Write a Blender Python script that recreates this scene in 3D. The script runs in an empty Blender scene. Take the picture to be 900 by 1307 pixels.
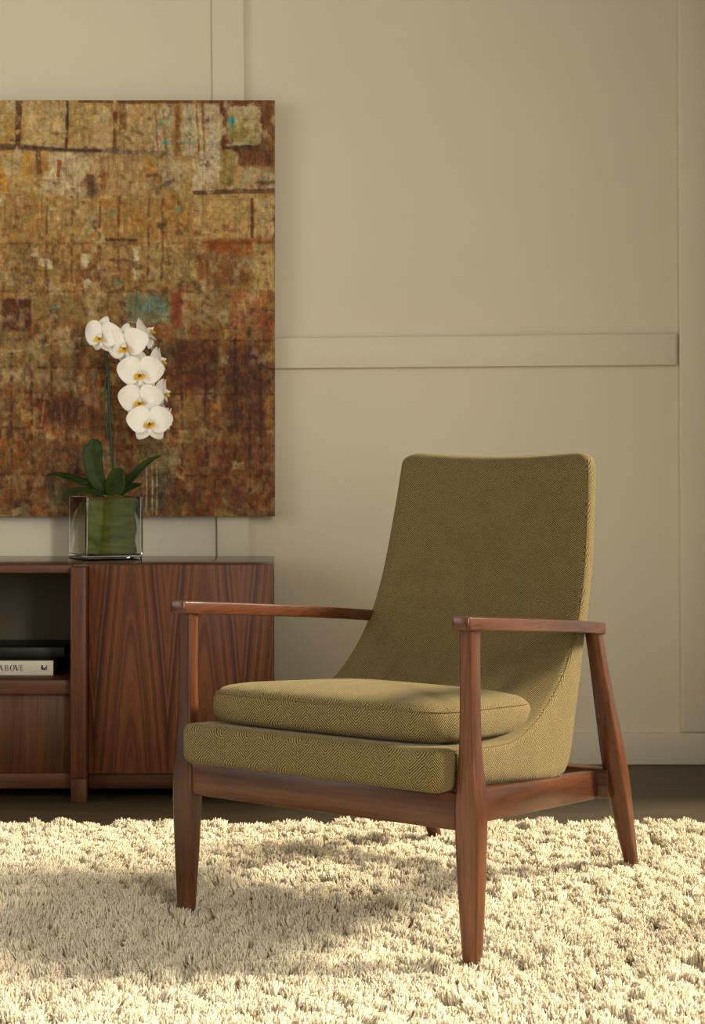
import bpy, bmesh, math, random
import numpy as np
from mathutils import Vector, Matrix, Euler

# ------------------------------------------------------------------ camera, light, exposure
F_PX, PX0, PY0, CAM_H = 2129.0, 361.0, 601.0, 0.84
sc = bpy.context.scene
col = sc.collection
cam_d = bpy.data.cameras.new('camera')
cam_d.sensor_fit = 'AUTO'
cam_d.sensor_width = 36.0
cam_d.lens = 36.0 * F_PX / 1307.0
cam_d.shift_x = (450.0 - PX0) / 1307.0
cam_d.shift_y = -(653.5 - PY0) / 1307.0
cam_d.clip_start = 0.05
cam = bpy.data.objects.new('camera', cam_d)
cam.location = (0, 0, CAM_H)
cam.rotation_euler = (math.radians(90), 0, 0)
col.objects.link(cam)
sc.camera = cam

world = bpy.data.worlds.new('world')
sc.world = world
world.use_nodes = True
wbg = world.node_tree.nodes['Background']
wbg.inputs['Color'].default_value = (1.0, 0.93, 0.79, 1)
wbg.inputs['Strength'].default_value = 0.5

SUN_FROM = Vector((2.5, 0.45, 1.70))
sun_d = bpy.data.lights.new('sun', 'SUN')
sun_d.energy = 9.2
sun_d.color = (1.0, 0.87, 0.66)
sun_d.angle = math.radians(17.0)
sun = bpy.data.objects.new('sun', sun_d)
sun.rotation_euler = SUN_FROM.to_track_quat('Z', 'Y').to_euler()
sun.location = (4, 0, 5)
col.objects.link(sun)

# area lamps added as soft fill, in unseen windows left and behind the camera
def fill_light(name, loc, facing, sx, sy, power, color):
    d = bpy.data.lights.new(name, 'AREA')
    d.shape = 'RECTANGLE'; d.size = sx; d.size_y = sy; d.energy = power; d.color = color
    o = bpy.data.objects.new(name, d)
    o.location = loc
    o.rotation_euler = (-Vector(facing)).to_track_quat('Z', 'Y').to_euler()
    col.objects.link(o)
fill_light('added_fill', (-3.55, 1.75, 1.65), (1, 0, 0), 2.6, 2.0, 45, (1.0, 0.95, 0.86))
fill_light('added_fill', (1.34, -0.62, 1.70), (-1, 0, 0), 1.3, 2.1, 235, (1.0, 0.95, 0.84))

vs = sc.view_settings
vs.view_transform = 'Standard'; vs.look = 'None'; vs.exposure = 0.2; vs.gamma = 1.0
vs.use_curve_mapping = False

# ------------------------------------------------------------------ helpers
rng = np.random.default_rng(7)
random.seed(7)

def P(px, py, Y):
    return Vector(((px - PX0) * Y / F_PX, Y, CAM_H - (py - PY0) * Y / F_PX))

def lin(r, g, b):
    def c(v):
        v /= 255.0
        return v / 12.92 if v <= 0.04045 else ((v + 0.055) / 1.055) ** 2.4
    return (c(r), c(g), c(b), 1.0)

def empty(name, loc=(0, 0, 0), rz=0.0, parent=None):
    o = bpy.data.objects.new(name, None)
    o.empty_display_size = 0.05
    col.objects.link(o)
    o.location = loc; o.rotation_euler = (0, 0, rz)
    if parent: o.parent = parent
    return o

def tag(o, label=None, cat=None, group=None, kind=None):
    if label: o['label'] = label
    if cat: o['category'] = cat
    if group: o['group'] = group
    if kind: o['kind'] = kind
    return o

def link_mesh(name, me, mat=None, parent=None, smooth=True):
    if mat is not None and len(me.materials) == 0: me.materials.append(mat)
    if smooth:
        me.polygons.foreach_set('use_smooth', [True] * len(me.polygons))
    o = bpy.data.objects.new(name, me)
    col.objects.link(o)
    if parent: o.parent = parent
    return o

def mesh_from(verts, faces, name='m'):
    me = bpy.data.meshes.new(name)
    me.from_pydata([tuple(v) for v in verts], [], faces)
    me.update()
    bm = bmesh.new(); bm.from_mesh(me)
    bmesh.ops.recalc_face_normals(bm, faces=bm.faces)
    bm.to_mesh(me); bm.free()
    return me

def sharp(o, ang=40):
    me = o.data
    me.set_sharp_from_angle(angle=math.radians(ang))
    return o

def add_gr(me, axis, off=None):
    """grain coordinates: x = along the grain"""
    n = len(me.vertices)
    co = np.empty(n * 3); me.vertices.foreach_get('co', co); co = co.reshape(n, 3)
    a = np.array(axis, float); a /= np.linalg.norm(a)
    b = np.cross(a, [0.13, 0.31, 0.94] if abs(a[2]) < 0.8 else [1, 0.1, 0]); b /= np.linalg.norm(b)
    c = np.cross(a, b)
    g = np.stack([co @ a, co @ b, co @ c], 1)
    o = rng.uniform(-4, 4, 3) if off is None else np.array(off, float)
    g += o
    at = me.attributes.new('gr', 'FLOAT_VECTOR', 'POINT')
    at.data.foreach_set('vector', g.astype(np.float32).ravel())

def box_mesh(x0, x1, y0, y1, z0, z1, bev=0.002, seg=2):
    bm = bmesh.new()
    bmesh.ops.create_cube(bm, size=1.0)
    for v in bm.verts:
        v.co = ((x0 + x1) / 2 + v.co.x * (x1 - x0), (y0 + y1) / 2 + v.co.y * (y1 - y0), (z0 + z1) / 2 + v.co.z * (z1 - z0))
    if bev > 0:
        bmesh.ops.bevel(bm, geom=bm.edges[:], offset=bev, segments=seg, profile=0.5, affect='EDGES')
    me = bpy.data.meshes.new('box'); bm.to_mesh(me); bm.free()
    return me

def box(name, x0, x1, y0, y1, z0, z1, mat, parent=None, bev=0.002, grain=None, seg=2):
    me = box_mesh(x0, x1, y0, y1, z0, z1, bev, seg)
    if grain: add_gr(me, grain)
    o = link_mesh(name, me, mat, parent)
    return sharp(o, 35)

def loft(rings, cap=True, closed=True):
    verts, faces = [], []
    n = len(rings[0])
    for r in rings: verts += [tuple(p) for p in r]
    for i in range(len(rings) - 1):
        for j in range(n if closed else n - 1):
            a = i * n + j; b = i * n + (j + 1) % n
            faces.append((a, b, b + n, a + n))
    if cap:
        faces.append(tuple(range(n - 1, -1, -1)))
        faces.append(tuple(range((len(rings) - 1) * n, len(rings) * n)))
    return verts, faces

def tube(path, rad, sides=8):
    pts = [Vector(p) for p in path]
    rings = []
    up = Vector((0.3, 0.9, 0.2)).normalized()
    for i, p in enumerate(pts):
        t = (pts[min(i + 1, len(pts) - 1)] - pts[max(i - 1, 0)]).normalized()
        a = t.cross(up)
        if a.length < 1e-3: a = t.cross(Vector((1, 0, 0)))
        a.normalize(); b = t.cross(a).normalized(); up = b.cross(t) if False else up
        r = rad[i] if isinstance(rad, (list, tuple)) else rad
        rings.append([p + a * (r * math.cos(2 * math.pi * k / sides)) + b * (r * math.sin(2 * math.pi * k / sides)) for k in range(sides)])
    return loft(rings)

def catmull(pts, n):
    P_ = [np.array(p, float) for p in pts]
    P_ = [2 * P_[0] - P_[1]] + P_ + [2 * P_[-1] - P_[-2]]
    out = []
    m = len(P_) - 3
    for i in range(n):
        t = i / (n - 1) * m
        k = min(int(t), m - 1); u = t - k
        a, b, c, d = P_[k:k + 4]
        out.append(0.5 * (2 * b + (c - a) * u + (2 * a - 5 * b + 4 * c - d) * u * u + (-a + 3 * b - 3 * c + d) * u ** 3))
    return out

# ------------------------------------------------------------------ node materials
def new_mat(name):
    m = bpy.data.materials.new(name); m.use_nodes = True
    nt = m.node_tree
    return m, nt, nt.nodes['Principled BSDF']

def N(nt, typ, **kw):
    n = nt.nodes.new(typ)
    for k, v in kw.items():
        if k.startswith('i_'):
            n.inputs[int(k[2:])].default_value = v
        else:
            setattr(n, k, v)
    return n

def ramp(nt, stops):
    r = nt.nodes.new('ShaderNodeValToRGB')
    cr = r.color_ramp
    while len(cr.elements) > 1: cr.elements.remove(cr.elements[-1])
    cr.elements[0].position = stops[0][0]; cr.elements[0].color = stops[0][1]
    for p, c in stops[1:]:
        e = cr.elements.new(p); e.color = c
    return r

def math_n(nt, op, a=None, b=None):
    n = nt.nodes.new('ShaderNodeMath'); n.operation = op
    for i, v in enumerate((a, b)):
        if v is None: continue
        if isinstance(v, (int, float)): n.inputs[i].default_value = v
        else: nt.links.new(v, n.inputs[i])
    return n.outputs[0]

def mix_col(nt, fac, a, b, mode='MIX'):
    n = nt.nodes.new('ShaderNodeMix'); n.data_type = 'RGBA'; n.blend_type = mode
    for sock, v in ((n.inputs['Factor'], fac), (n.inputs[6], a), (n.inputs[7], b)):
        if isinstance(v, (int, float)): sock.default_value = v
        elif isinstance(v, tuple): sock.default_value = v
        else: nt.links.new(v, sock)
    return n.outputs[2]

def bump(nt, bsdf, height, strength=0.2, dist=0.002):
    b = nt.nodes.new('ShaderNodeBump')
    b.inputs['Strength'].default_value = strength; b.inputs['Distance'].default_value = dist
    nt.links.new(height, b.inputs['Height']); nt.links.new(b.outputs[0], bsdf.inputs['Normal'])

def simple(name, color, rough=0.5, spec=0.5, noise=None, noise_amt=0.15, nscale=8.0, bumpy=0.0):
    m, nt, b = new_mat(name)
    b.inputs['Roughness'].default_value = rough
    b.inputs['Specular IOR Level'].default_value = spec
    tc = N(nt, 'ShaderNodeTexCoord')
    nz = N(nt, 'ShaderNodeTexNoise'); nz.inputs['Scale'].default_value = nscale; nz.inputs['Detail'].default_value = 4
    nt.links.new(tc.outputs['Object'], nz.inputs['Vector'])
    c2 = tuple(max(0, v * (1 - noise_amt)) for v in color[:3]) + (1,)
    c3 = tuple(min(1, v * (1 + noise_amt)) for v in color[:3]) + (1,)
    r = ramp(nt, [(0.3, c2), (0.7, c3)])
    nt.links.new(nz.outputs[0], r.inputs[0]); nt.links.new(r.outputs[0], b.inputs['Base Color'])
    if bumpy: bump(nt, b, nz.outputs[0], bumpy, 0.001)
    return m

def walnut(name, dark, mid, light, rough=0.32, coat=0.0):
    m, nt, b = new_mat(name)
    at = N(nt, 'ShaderNodeAttribute', attribute_name='gr')
    mp = N(nt, 'ShaderNodeMapping'); mp.inputs['Scale'].default_value = (1.6, 34, 34)
    nt.links.new(at.outputs['Vector'], mp.inputs['Vector'])
    n1 = N(nt, 'ShaderNodeTexNoise'); n1.inputs['Scale'].default_value = 1.0; n1.inputs['Detail'].default_value = 5; n1.inputs['Distortion'].default_value = 0.6
    nt.links.new(mp.outputs[0], n1.inputs['Vector'])
    mp2 = N(nt, 'ShaderNodeMapping'); mp2.inputs['Scale'].default_value = (9, 420, 420)
    nt.links.new(at.outputs['Vector'], mp2.inputs['Vector'])
    n2 = N(nt, 'ShaderNodeTexNoise'); n2.inputs['Scale'].default_value = 1.0; n2.inputs['Detail'].default_value = 3
    nt.links.new(mp2.outputs[0], n2.inputs['Vector'])
    mp3 = N(nt, 'ShaderNodeMapping'); mp3.inputs['Scale'].default_value = (1.0, 6, 6)
    nt.links.new(at.outputs['Vector'], mp3.inputs['Vector'])
    n3 = N(nt, 'ShaderNodeTexNoise'); n3.inputs['Scale'].default_value = 2.0
    nt.links.new(mp3.outputs[0], n3.inputs['Vector'])
    v = math_n(nt, 'ADD', math_n(nt, 'MULTIPLY', n1.outputs[0], 0.62), math_n(nt, 'MULTIPLY', n3.outputs[0], 0.38))
    r = ramp(nt, [(0.32, dark), (0.5, mid), (0.68, light)])
    nt.links.new(v, r.inputs[0])
    r2 = ramp(nt, [(0.36, (0.45, 0.42, 0.40, 1)), (0.5, (1, 1, 1, 1))])
    nt.links.new(n2.outputs[0], r2.inputs[0])
    c = mix_col(nt, 0.75, r.outputs[0], r2.outputs[0], 'MULTIPLY')
    nt.links.new(c, b.inputs['Base Color'])
    b.inputs['Roughness'].default_value = rough
    b.inputs['Specular IOR Level'].default_value = 0.5 if rough < 0.4 else 0.3
    b.inputs['Coat Weight'].default_value = coat
    b.inputs['Coat Roughness'].default_value = 0.2
    bump(nt, b, n2.outputs[0], 0.08, 0.0006)
    return m

WD, WM, WL = (0.025, 0.0072, 0.0028, 1), (0.076, 0.0235, 0.0080, 1), (0.145, 0.051, 0.018, 1)
M_WAL = walnut('walnut_chair', WD, WM, WL, 0.29, 0.0)
M_CAB = walnut('walnut_cabinet', (0.036, 0.0108, 0.004, 1), (0.083, 0.0265, 0.009, 1), (0.130, 0.047, 0.017, 1), 0.45)
M_TOP = walnut('walnut_cabinet_top', (0.050, 0.022, 0.012, 1), (0.085, 0.040, 0.022, 1), (0.12, 0.058, 0.032, 1), 0.22, 0.2)
M_CABD = walnut('walnut_cabinet_shaded', (0.018, 0.008, 0.004, 1), (0.034, 0.014, 0.007, 1), (0.05, 0.02, 0.01, 1), 0.5)  # cabinet walnut darkened to stand for shade on the rear feet

def veneer():
    """bookmatched crown-cut walnut leaves: gr = (x across, z up) of the door"""
    m, nt, b = new_mat('walnut_crown_veneer')
    at = N(nt, 'ShaderNodeAttribute', attribute_name='gr')
    sp = N(nt, 'ShaderNodeSeparateXYZ'); nt.links.new(at.outputs['Vector'], sp.inputs[0])
    x, z = sp.outputs[0], sp.outputs[2]
    pp = nt.nodes.new('ShaderNodeMath'); pp.operation = 'PINGPONG'; nt.links.new(x, pp.inputs[0]); pp.inputs[1].default_value = 0.094
    u = pp.outputs[0]
    cv = N(nt, 'ShaderNodeCombineXYZ'); nt.links.new(u, cv.inputs[0]); nt.links.new(z, cv.inputs[2])
    mp = N(nt, 'ShaderNodeMapping'); mp.inputs['Scale'].default_value = (14, 1, 2.2)
    nt.links.new(cv.outputs[0], mp.inputs[0])
    wob = N(nt, 'ShaderNodeTexNoise'); wob.inputs['Scale'].default_value = 1.0; wob.inputs['Detail'].default_value = 2
    nt.links.new(mp.outputs[0], wob.inputs['Vector'])
    uu = math_n(nt, 'SQRT', math_n(nt, 'ADD', math_n(nt, 'MULTIPLY', u, u), 0.00018))
    f = math_n(nt, 'ADD', uu, math_n(nt, 'MULTIPLY', z, 0.085))
    f = math_n(nt, 'ADD', f, math_n(nt, 'MULTIPLY', wob.outputs[0], 0.012))
    n1 = N(nt, 'ShaderNodeTexNoise', noise_dimensions='1D'); n1.inputs['Scale'].default_value = 95; n1.inputs['Detail'].default_value = 3; n1.inputs['Roughness'].default_value = 0.65
    nt.links.new(f, n1.inputs['W'])
    n0 = N(nt, 'ShaderNodeTexNoise', noise_dimensions='1D'); n0.inputs['Scale'].default_value = 22
    nt.links.new(f, n0.inputs['W'])
    v = math_n(nt, 'ADD', math_n(nt, 'MULTIPLY', n1.outputs[0], 0.65), math_n(nt, 'MULTIPLY', n0.outputs[0], 0.35))
    r = ramp(nt, [(0.34, (0.040, 0.0110, 0.0040, 1)), (0.48, (0.098, 0.0300, 0.0100, 1)), (0.64, (0.165, 0.057, 0.020, 1))])
    nt.links.new(v, r.inputs[0])
    mp2 = N(nt, 'ShaderNodeMapping'); mp2.inputs['Scale'].default_value = (700, 1, 16)
    nt.links.new(cv.outputs[0], mp2.inputs[0])
    n2 = N(nt, 'ShaderNodeTexNoise'); n2.inputs['Scale'].default_value = 1; nt.links.new(mp2.outputs[0], n2.inputs['Vector'])
    r2 = ramp(nt, [(0.36, (0.55, 0.5, 0.48, 1)), (0.5, (1, 1, 1, 1))]); nt.links.new(n2.outputs[0], r2.inputs[0])
    c = mix_col(nt, 0.7, r.outputs[0], r2.outputs[0], 'MULTIPLY')
    nt.links.new(c, b.inputs['Base Color'])
    b.inputs['Roughness'].default_value = 0.5
    b.inputs['Specular IOR Level'].default_value = 0.3
    return m
M_VEN = veneer()

def fabric():
    m, nt, b = new_mat('olive_herringbone_tweed')
    uv = N(nt, 'ShaderNodeUVMap')
    sp = N(nt, 'ShaderNodeSeparateXYZ'); nt.links.new(uv.outputs[0], sp.inputs[0])
    u, v = sp.outputs[0], sp.outputs[1]
    pp = nt.nodes.new('ShaderNodeMath'); pp.operation = 'PINGPONG'; nt.links.new(u, pp.inputs[0]); pp.inputs[1].default_value = 0.027
    tc = N(nt, 'ShaderNodeTexCoord')
    wn = N(nt, 'ShaderNodeTexNoise'); wn.inputs['Scale'].default_value = 220; wn.inputs['Detail'].default_value = 2
    nt.links.new(tc.outputs['Object'], wn.inputs['Vector'])
    ph = math_n(nt, 'ADD', v, math_n(nt, 'MULTIPLY', pp.outputs[0], 0.95))
    ph = math_n(nt, 'ADD', ph, math_n(nt, 'MULTIPLY', wn.outputs[0], 0.0022))
    s = math_n(nt, 'SINE', math_n(nt, 'MULTIPLY', ph, 2 * math.pi / 0.0050))
    # warp threads across the twill
    s2 = math_n(nt, 'SINE', math_n(nt, 'MULTIPLY', u, 2 * math.pi / 0.0028))
    f = math_n(nt, 'ADD', math_n(nt, 'MULTIPLY', s, 0.36), math_n(nt, 'MULTIPLY', s2, 0.10))
    wn2 = N(nt, 'ShaderNodeTexNoise'); wn2.inputs['Scale'].default_value = 420; wn2.inputs['Detail'].default_value = 1
    nt.links.new(tc.outputs['Object'], wn2.inputs['Vector'])
    f = math_n(nt, 'ADD', f, math_n(nt, 'ADD', math_n(nt, 'MULTIPLY', wn2.outputs[0], 0.5), 0.25))
    wn3 = N(nt, 'ShaderNodeTexNoise'); wn3.inputs['Scale'].default_value = 26; wn3.inputs['Detail'].default_value = 2
    nt.links.new(tc.outputs['Object'], wn3.inputs['Vector'])
    f = math_n(nt, 'ADD', f, math_n(nt, 'MULTIPLY', math_n(nt, 'SUBTRACT', wn3.outputs[0], 0.5), 0.10))
    r = ramp(nt, [(0.12, (0.033, 0.020, 0.010, 1)), (0.5, (0.104, 0.075, 0.032, 1)), (0.9, (0.28, 0.222, 0.090, 1))])
    nt.links.new(f, r.inputs[0])
    nt.links.new(r.outputs[0], b.inputs['Base Color'])
    b.inputs['Roughness'].default_value = 0.9
    b.inputs['Specular IOR Level'].default_value = 0.15
    b.inputs['Sheen Weight'].default_value = 0.15
    b.inputs['Sheen Roughness'].default_value = 0.4
    b.inputs['Sheen Tint'].default_value = (0.95, 0.85, 0.55, 1)
    bump(nt, b, f, 0.5, 0.0009)
    return m
M_FAB = fabric()
M_SEAM = simple('seam_thread', (0.13, 0.092, 0.036, 1), 0.9, 0.1, nscale=200)

M_WALL = simple('wall_paint', (0.66, 0.605, 0.475, 1), 0.55, 0.3, noise_amt=0.02, nscale=2.5)
M_TRIM = simple('trim_paint', (0.66, 0.605, 0.475, 1), 0.45, 0.35, noise_amt=0.015, nscale=3)
M_WALL2 = simple('dimmed_wall_paint', (0.26, 0.235, 0.19, 1), 0.6, 0.3, noise_amt=0.02, nscale=2.5)  # unseen walls painted darker to cut bounced light
M_CEIL = simple('ceiling_paint', (0.30, 0.28, 0.24, 1), 0.8, 0.2, noise_amt=0.02)

def floor_mat():
    m, nt, b = new_mat('dark_wood_floor')
    tc = N(nt, 'ShaderNodeTexCoord')
    mp = N(nt, 'ShaderNodeMapping'); mp.inputs['Scale'].default_value = (2.5, 60, 1)
    nt.links.new(tc.outputs['Object'], mp.inputs[0])
    n = N(nt, 'ShaderNodeTexNoise'); n.inputs['Scale'].default_value = 1; n.inputs['Detail'].default_value = 4
    nt.links.new(mp.outputs[0], n.inputs['Vector'])
    r = ramp(nt, [(0.3, (0.030, 0.021, 0.011, 1)), (0.7, (0.062, 0.044, 0.024, 1))])
    nt.links.new(n.outputs[0], r.inputs[0]); nt.links.new(r.outputs[0], b.inputs['Base Color'])
    b.inputs['Roughness'].default_value = 0.45
    return m
M_FLOOR = floor_mat()

# ------------------------------------------------------------------ the room
WALL_Y = 4.78
XR = 1.40
ZC = 3.30
tag(box('floor', -3.6, XR + 0.4, -1.6, WALL_Y + 0.12, -0.06, 0.0, M_FLOOR, bev=0), kind='structure')
tag(box('wall_back', -3.6, XR + 0.12, WALL_Y, WALL_Y + 0.12, 0.0, ZC, M_WALL, bev=0), kind='structure')
tag(box('ceiling', -3.6, XR + 0.4, -1.6, WALL_Y + 0.12, ZC, ZC + 0.08, M_CEIL, bev=0), kind='structure')
# right wall: one tall window opening, plus one added near the camera for fill
WY0, WY1, WZ0, WZ1 = 0.30, 4.35, 0.15, 2.30
def wall_with_opening(name, x0, x1, ya, yb, openings, mat):
    bm = bmesh.new()
    def bx(y0, y1, z0, z1):
        g = bmesh.ops.create_cube(bm, size=1.0)
        for v in g['verts']:
            v.co = ((x0 + x1) / 2 + v.co.x * (x1 - x0), (y0 + y1) / 2 + v.co.y * (y1 - y0), (z0 + z1) / 2 + v.co.z * (z1 - z0))
    ya_ = ya
    for wy0, wy1, wz0, wz1 in openings:
        bx(ya_, wy0, 0, ZC); bx(wy0, wy1, 0, wz0); bx(wy0, wy1, wz1, ZC); ya_ = wy1
    bx(ya_, yb, 0, ZC)
    me = bpy.data.meshes.new(name); bm.to_mesh(me); bm.free()
    return tag(link_mesh(name, me, mat, smooth=False), kind='structure')
wall_with_opening('wall_right', XR, XR + 0.12, -1.6, WALL_Y, [(-1.30, 0.06, 0.60, 2.80), (WY0, WY1, WZ0, WZ1)], M_WALL2)
XLW = -3.6
LY0, LY1, LZ0, LZ1 = 0.40, 3.10, 0.60, 2.70  # unseen left opening, added to hold the weaker fill lamp
wall_with_opening('wall_left', XLW - 0.12, XLW, -1.6, WALL_Y, [(LY0, LY1, LZ0, LZ1)], M_WALL2)
tag(box('wall_front', XLW - 0.12, XR + 0.12, -1.72, -1.6, 0.0, ZC, M_WALL2, bev=0), kind='structure')
def window(name, x, wy0, wy1, wz0, wz1, n):
    cy = (wy0 + wy1) / 2
    w = tag(empty(name, (x, cy, wz0)), kind='structure')
    def bar(nm, y0, y1, z0, z1, d=0.05):
        box(nm, -d / 2, d / 2, y0 - cy, y1 - cy, z0 - wz0, z1 - wz0, M_TRIM, w, bev=0.003)
    bar('window_frame', wy0, wy0 + 0.05, wz0, wz1, 0.08); bar('window_frame', wy1 - 0.05, wy1, wz0, wz1, 0.08)
    bar('window_frame', wy0 + 0.05, wy1 - 0.05, wz0, wz0 + 0.05, 0.08); bar('window_frame', wy0 + 0.05, wy1 - 0.05, wz1 - 0.05, wz1, 0.08)
    for k in range(1, n):
        y = wy0 + (wy1 - wy0) * k / n
        bar('mullion', y - 0.025, y + 0.025, wz0 + 0.05, wz1 - 0.05)
window('window_1', XR + 0.06, WY0, WY1, WZ0, WZ1, 3)
window('fill_window_left', XLW - 0.06, LY0, LY1, LZ0, LZ1, 2)  # made-up window framing the left fill lamp
window('fill_window_right', XR + 0.06, -1.30, 0.06, 0.60, 2.80, 2)  # made-up window framing the stronger fill lamp behind the camera

# wall panelling: stiles and rails proud of the wall
TY = WALL_Y - 0.018
def trim(name, pxs, y0, y1, bev=0.005):
    """pxs: left top, right top, left bottom, right bottom in photo pixels, at the wall"""
    lt, rt, lb, rb = pxs
    z0, z1 = y0, y1
    def X(p): return (p - PX0) * TY / F_PX
    me = box_mesh(0, 1, TY, WALL_Y + 0.01, z0, z1, 0)
    bm = bmesh.new(); bm.from_mesh(me)
    for v in bm.verts:
        t = (v.co.z - z0) / (z1 - z0)
        xl = X(lb) + (X(lt) - X(lb)) * t; xr = X(rb) + (X(rt) - X(rb)) * t
        v.co.x = xl if v.co.x < 0.5 else xr
    bmesh.ops.bevel(bm, geom=bm.edges[:], offset=bev, segments=3, profile=0.5, affect='EDGES')
    bm.to_mesh(me); bm.free()
    return tag(sharp(link_mesh(name, me, M_TRIM), 35), kind='structure')
def zw(py): return CAM_H - (py - PY0) * TY / F_PX
trim('trim_1', (265, 307, 279, 321), zw(936), ZC - 0.02)
trim('trim_3', (863, 930, 870, 940), zw(936), ZC - 0.02, 0.008)
# chair rail between the stiles
def rail():
    xl, xr = (313.5 - PX0) * TY / F_PX, (864.5 - PX0) * TY / F_PX
    v = []
    for x, yt, yb in ((xl, 431, 471), (xr, 425, 466)):
        for y in (TY, WALL_Y + 0.01):
            v += [(x, y, zw(yb)), (x, y, zw(yt))]
    f = [(0, 1, 3, 2), (4, 5, 7, 6), (0, 1, 5, 4), (2, 3, 7, 6), (0, 2, 6, 4), (1, 3, 7, 5)]
    me = mesh_from(v, f)
    bm = bmesh.new(); bm.from_mesh(me)
    bmesh.ops.bevel(bm, geom=bm.edges[:], offset=0.004, segments=3, profile=0.5, affect='EDGES')
    bm.to_mesh(me); bm.free()
    tag(sharp(link_mesh('trim_2', me, M_TRIM), 35), kind='structure')
rail()
tag(box('baseboard_back', -3.6, XR, TY, WALL_Y + 0.01, 0.0, zw(936), M_TRIM, bev=0.004, seg=3), kind='structure')

# ------------------------------------------------------------------ shag rug
RUG_Z = 0.04
rug = tag(empty('shag_rug', (0.25, 2.5, 0.0)), 'thick cream shag rug on the dark floor under the armchair', 'rug')
M_RUGB = simple('rug_backing', (0.72, 0.63, 0.46, 1), 0.95, 0.05, nscale=60)
RX0, RX1, RY0, RY1 = -1.55, 1.36, 1.25, 3.80
box('backing', RX0 - 0.25, RX1 - 0.25, RY0 - 2.5, RY1 - 2.5, 0.0, 0.012, M_RUGB, rug, bev=0.004)

def rug_mat():
    m, nt, b = new_mat('cream_wool_pile')
    oi = N(nt, 'ShaderNodeObjectInfo')
    r = ramp(nt, [(0.0, (0.84, 0.775, 0.63, 1)), (0.5, (0.91, 0.855, 0.735, 1)), (1.0, (0.95, 0.91, 0.82, 1))])
    at = N(nt, 'ShaderNodeAttribute', attribute_name='shade')
    nt.links.new(at.outputs['Fac'], r.inputs[0])
    nt.links.new(r.outputs[0], b.inputs['Base Color'])
    b.inputs['Roughness'].default_value = 0.75
    b.inputs['Specular IOR Level'].default_value = 0.15
    tr = N(nt, 'ShaderNodeBsdfTranslucent'); tr.inputs['Color'].default_value = (0.96, 0.90, 0.76, 1)
    mx = N(nt, 'ShaderNodeMixShader'); mx.inputs[0].default_value = 0.60
    nt.links.new(b.outputs[0], mx.inputs[1]); nt.links.new(tr.outputs[0], mx.inputs[2])
    nt.links.new(mx.outputs[0], nt.nodes['Material Output'].inputs['Surface'])
    return m
M_PILE = rug_mat()

def vnoise(x, y, seed):
    """smooth value noise on arrays"""
    r = np.random.default_rng(seed).random((256, 256))
    xi = np.floor(x).astype(int); yi = np.floor(y).astype(int)
    fx = x - xi; fy = y - yi
    fx = fx * fx * (3 - 2 * fx); fy = fy * fy * (3 - 2 * fy)
    a = r[xi % 256, yi % 256]; b_ = r[(xi + 1) % 256, yi % 256]
    c = r[xi % 256, (yi + 1) % 256]; d = r[(xi + 1) % 256, (yi + 1) % 256]
    return (a * (1 - fx) + b_ * fx) * (1 - fy) + (c * (1 - fx) + d * fx) * fy

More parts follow.
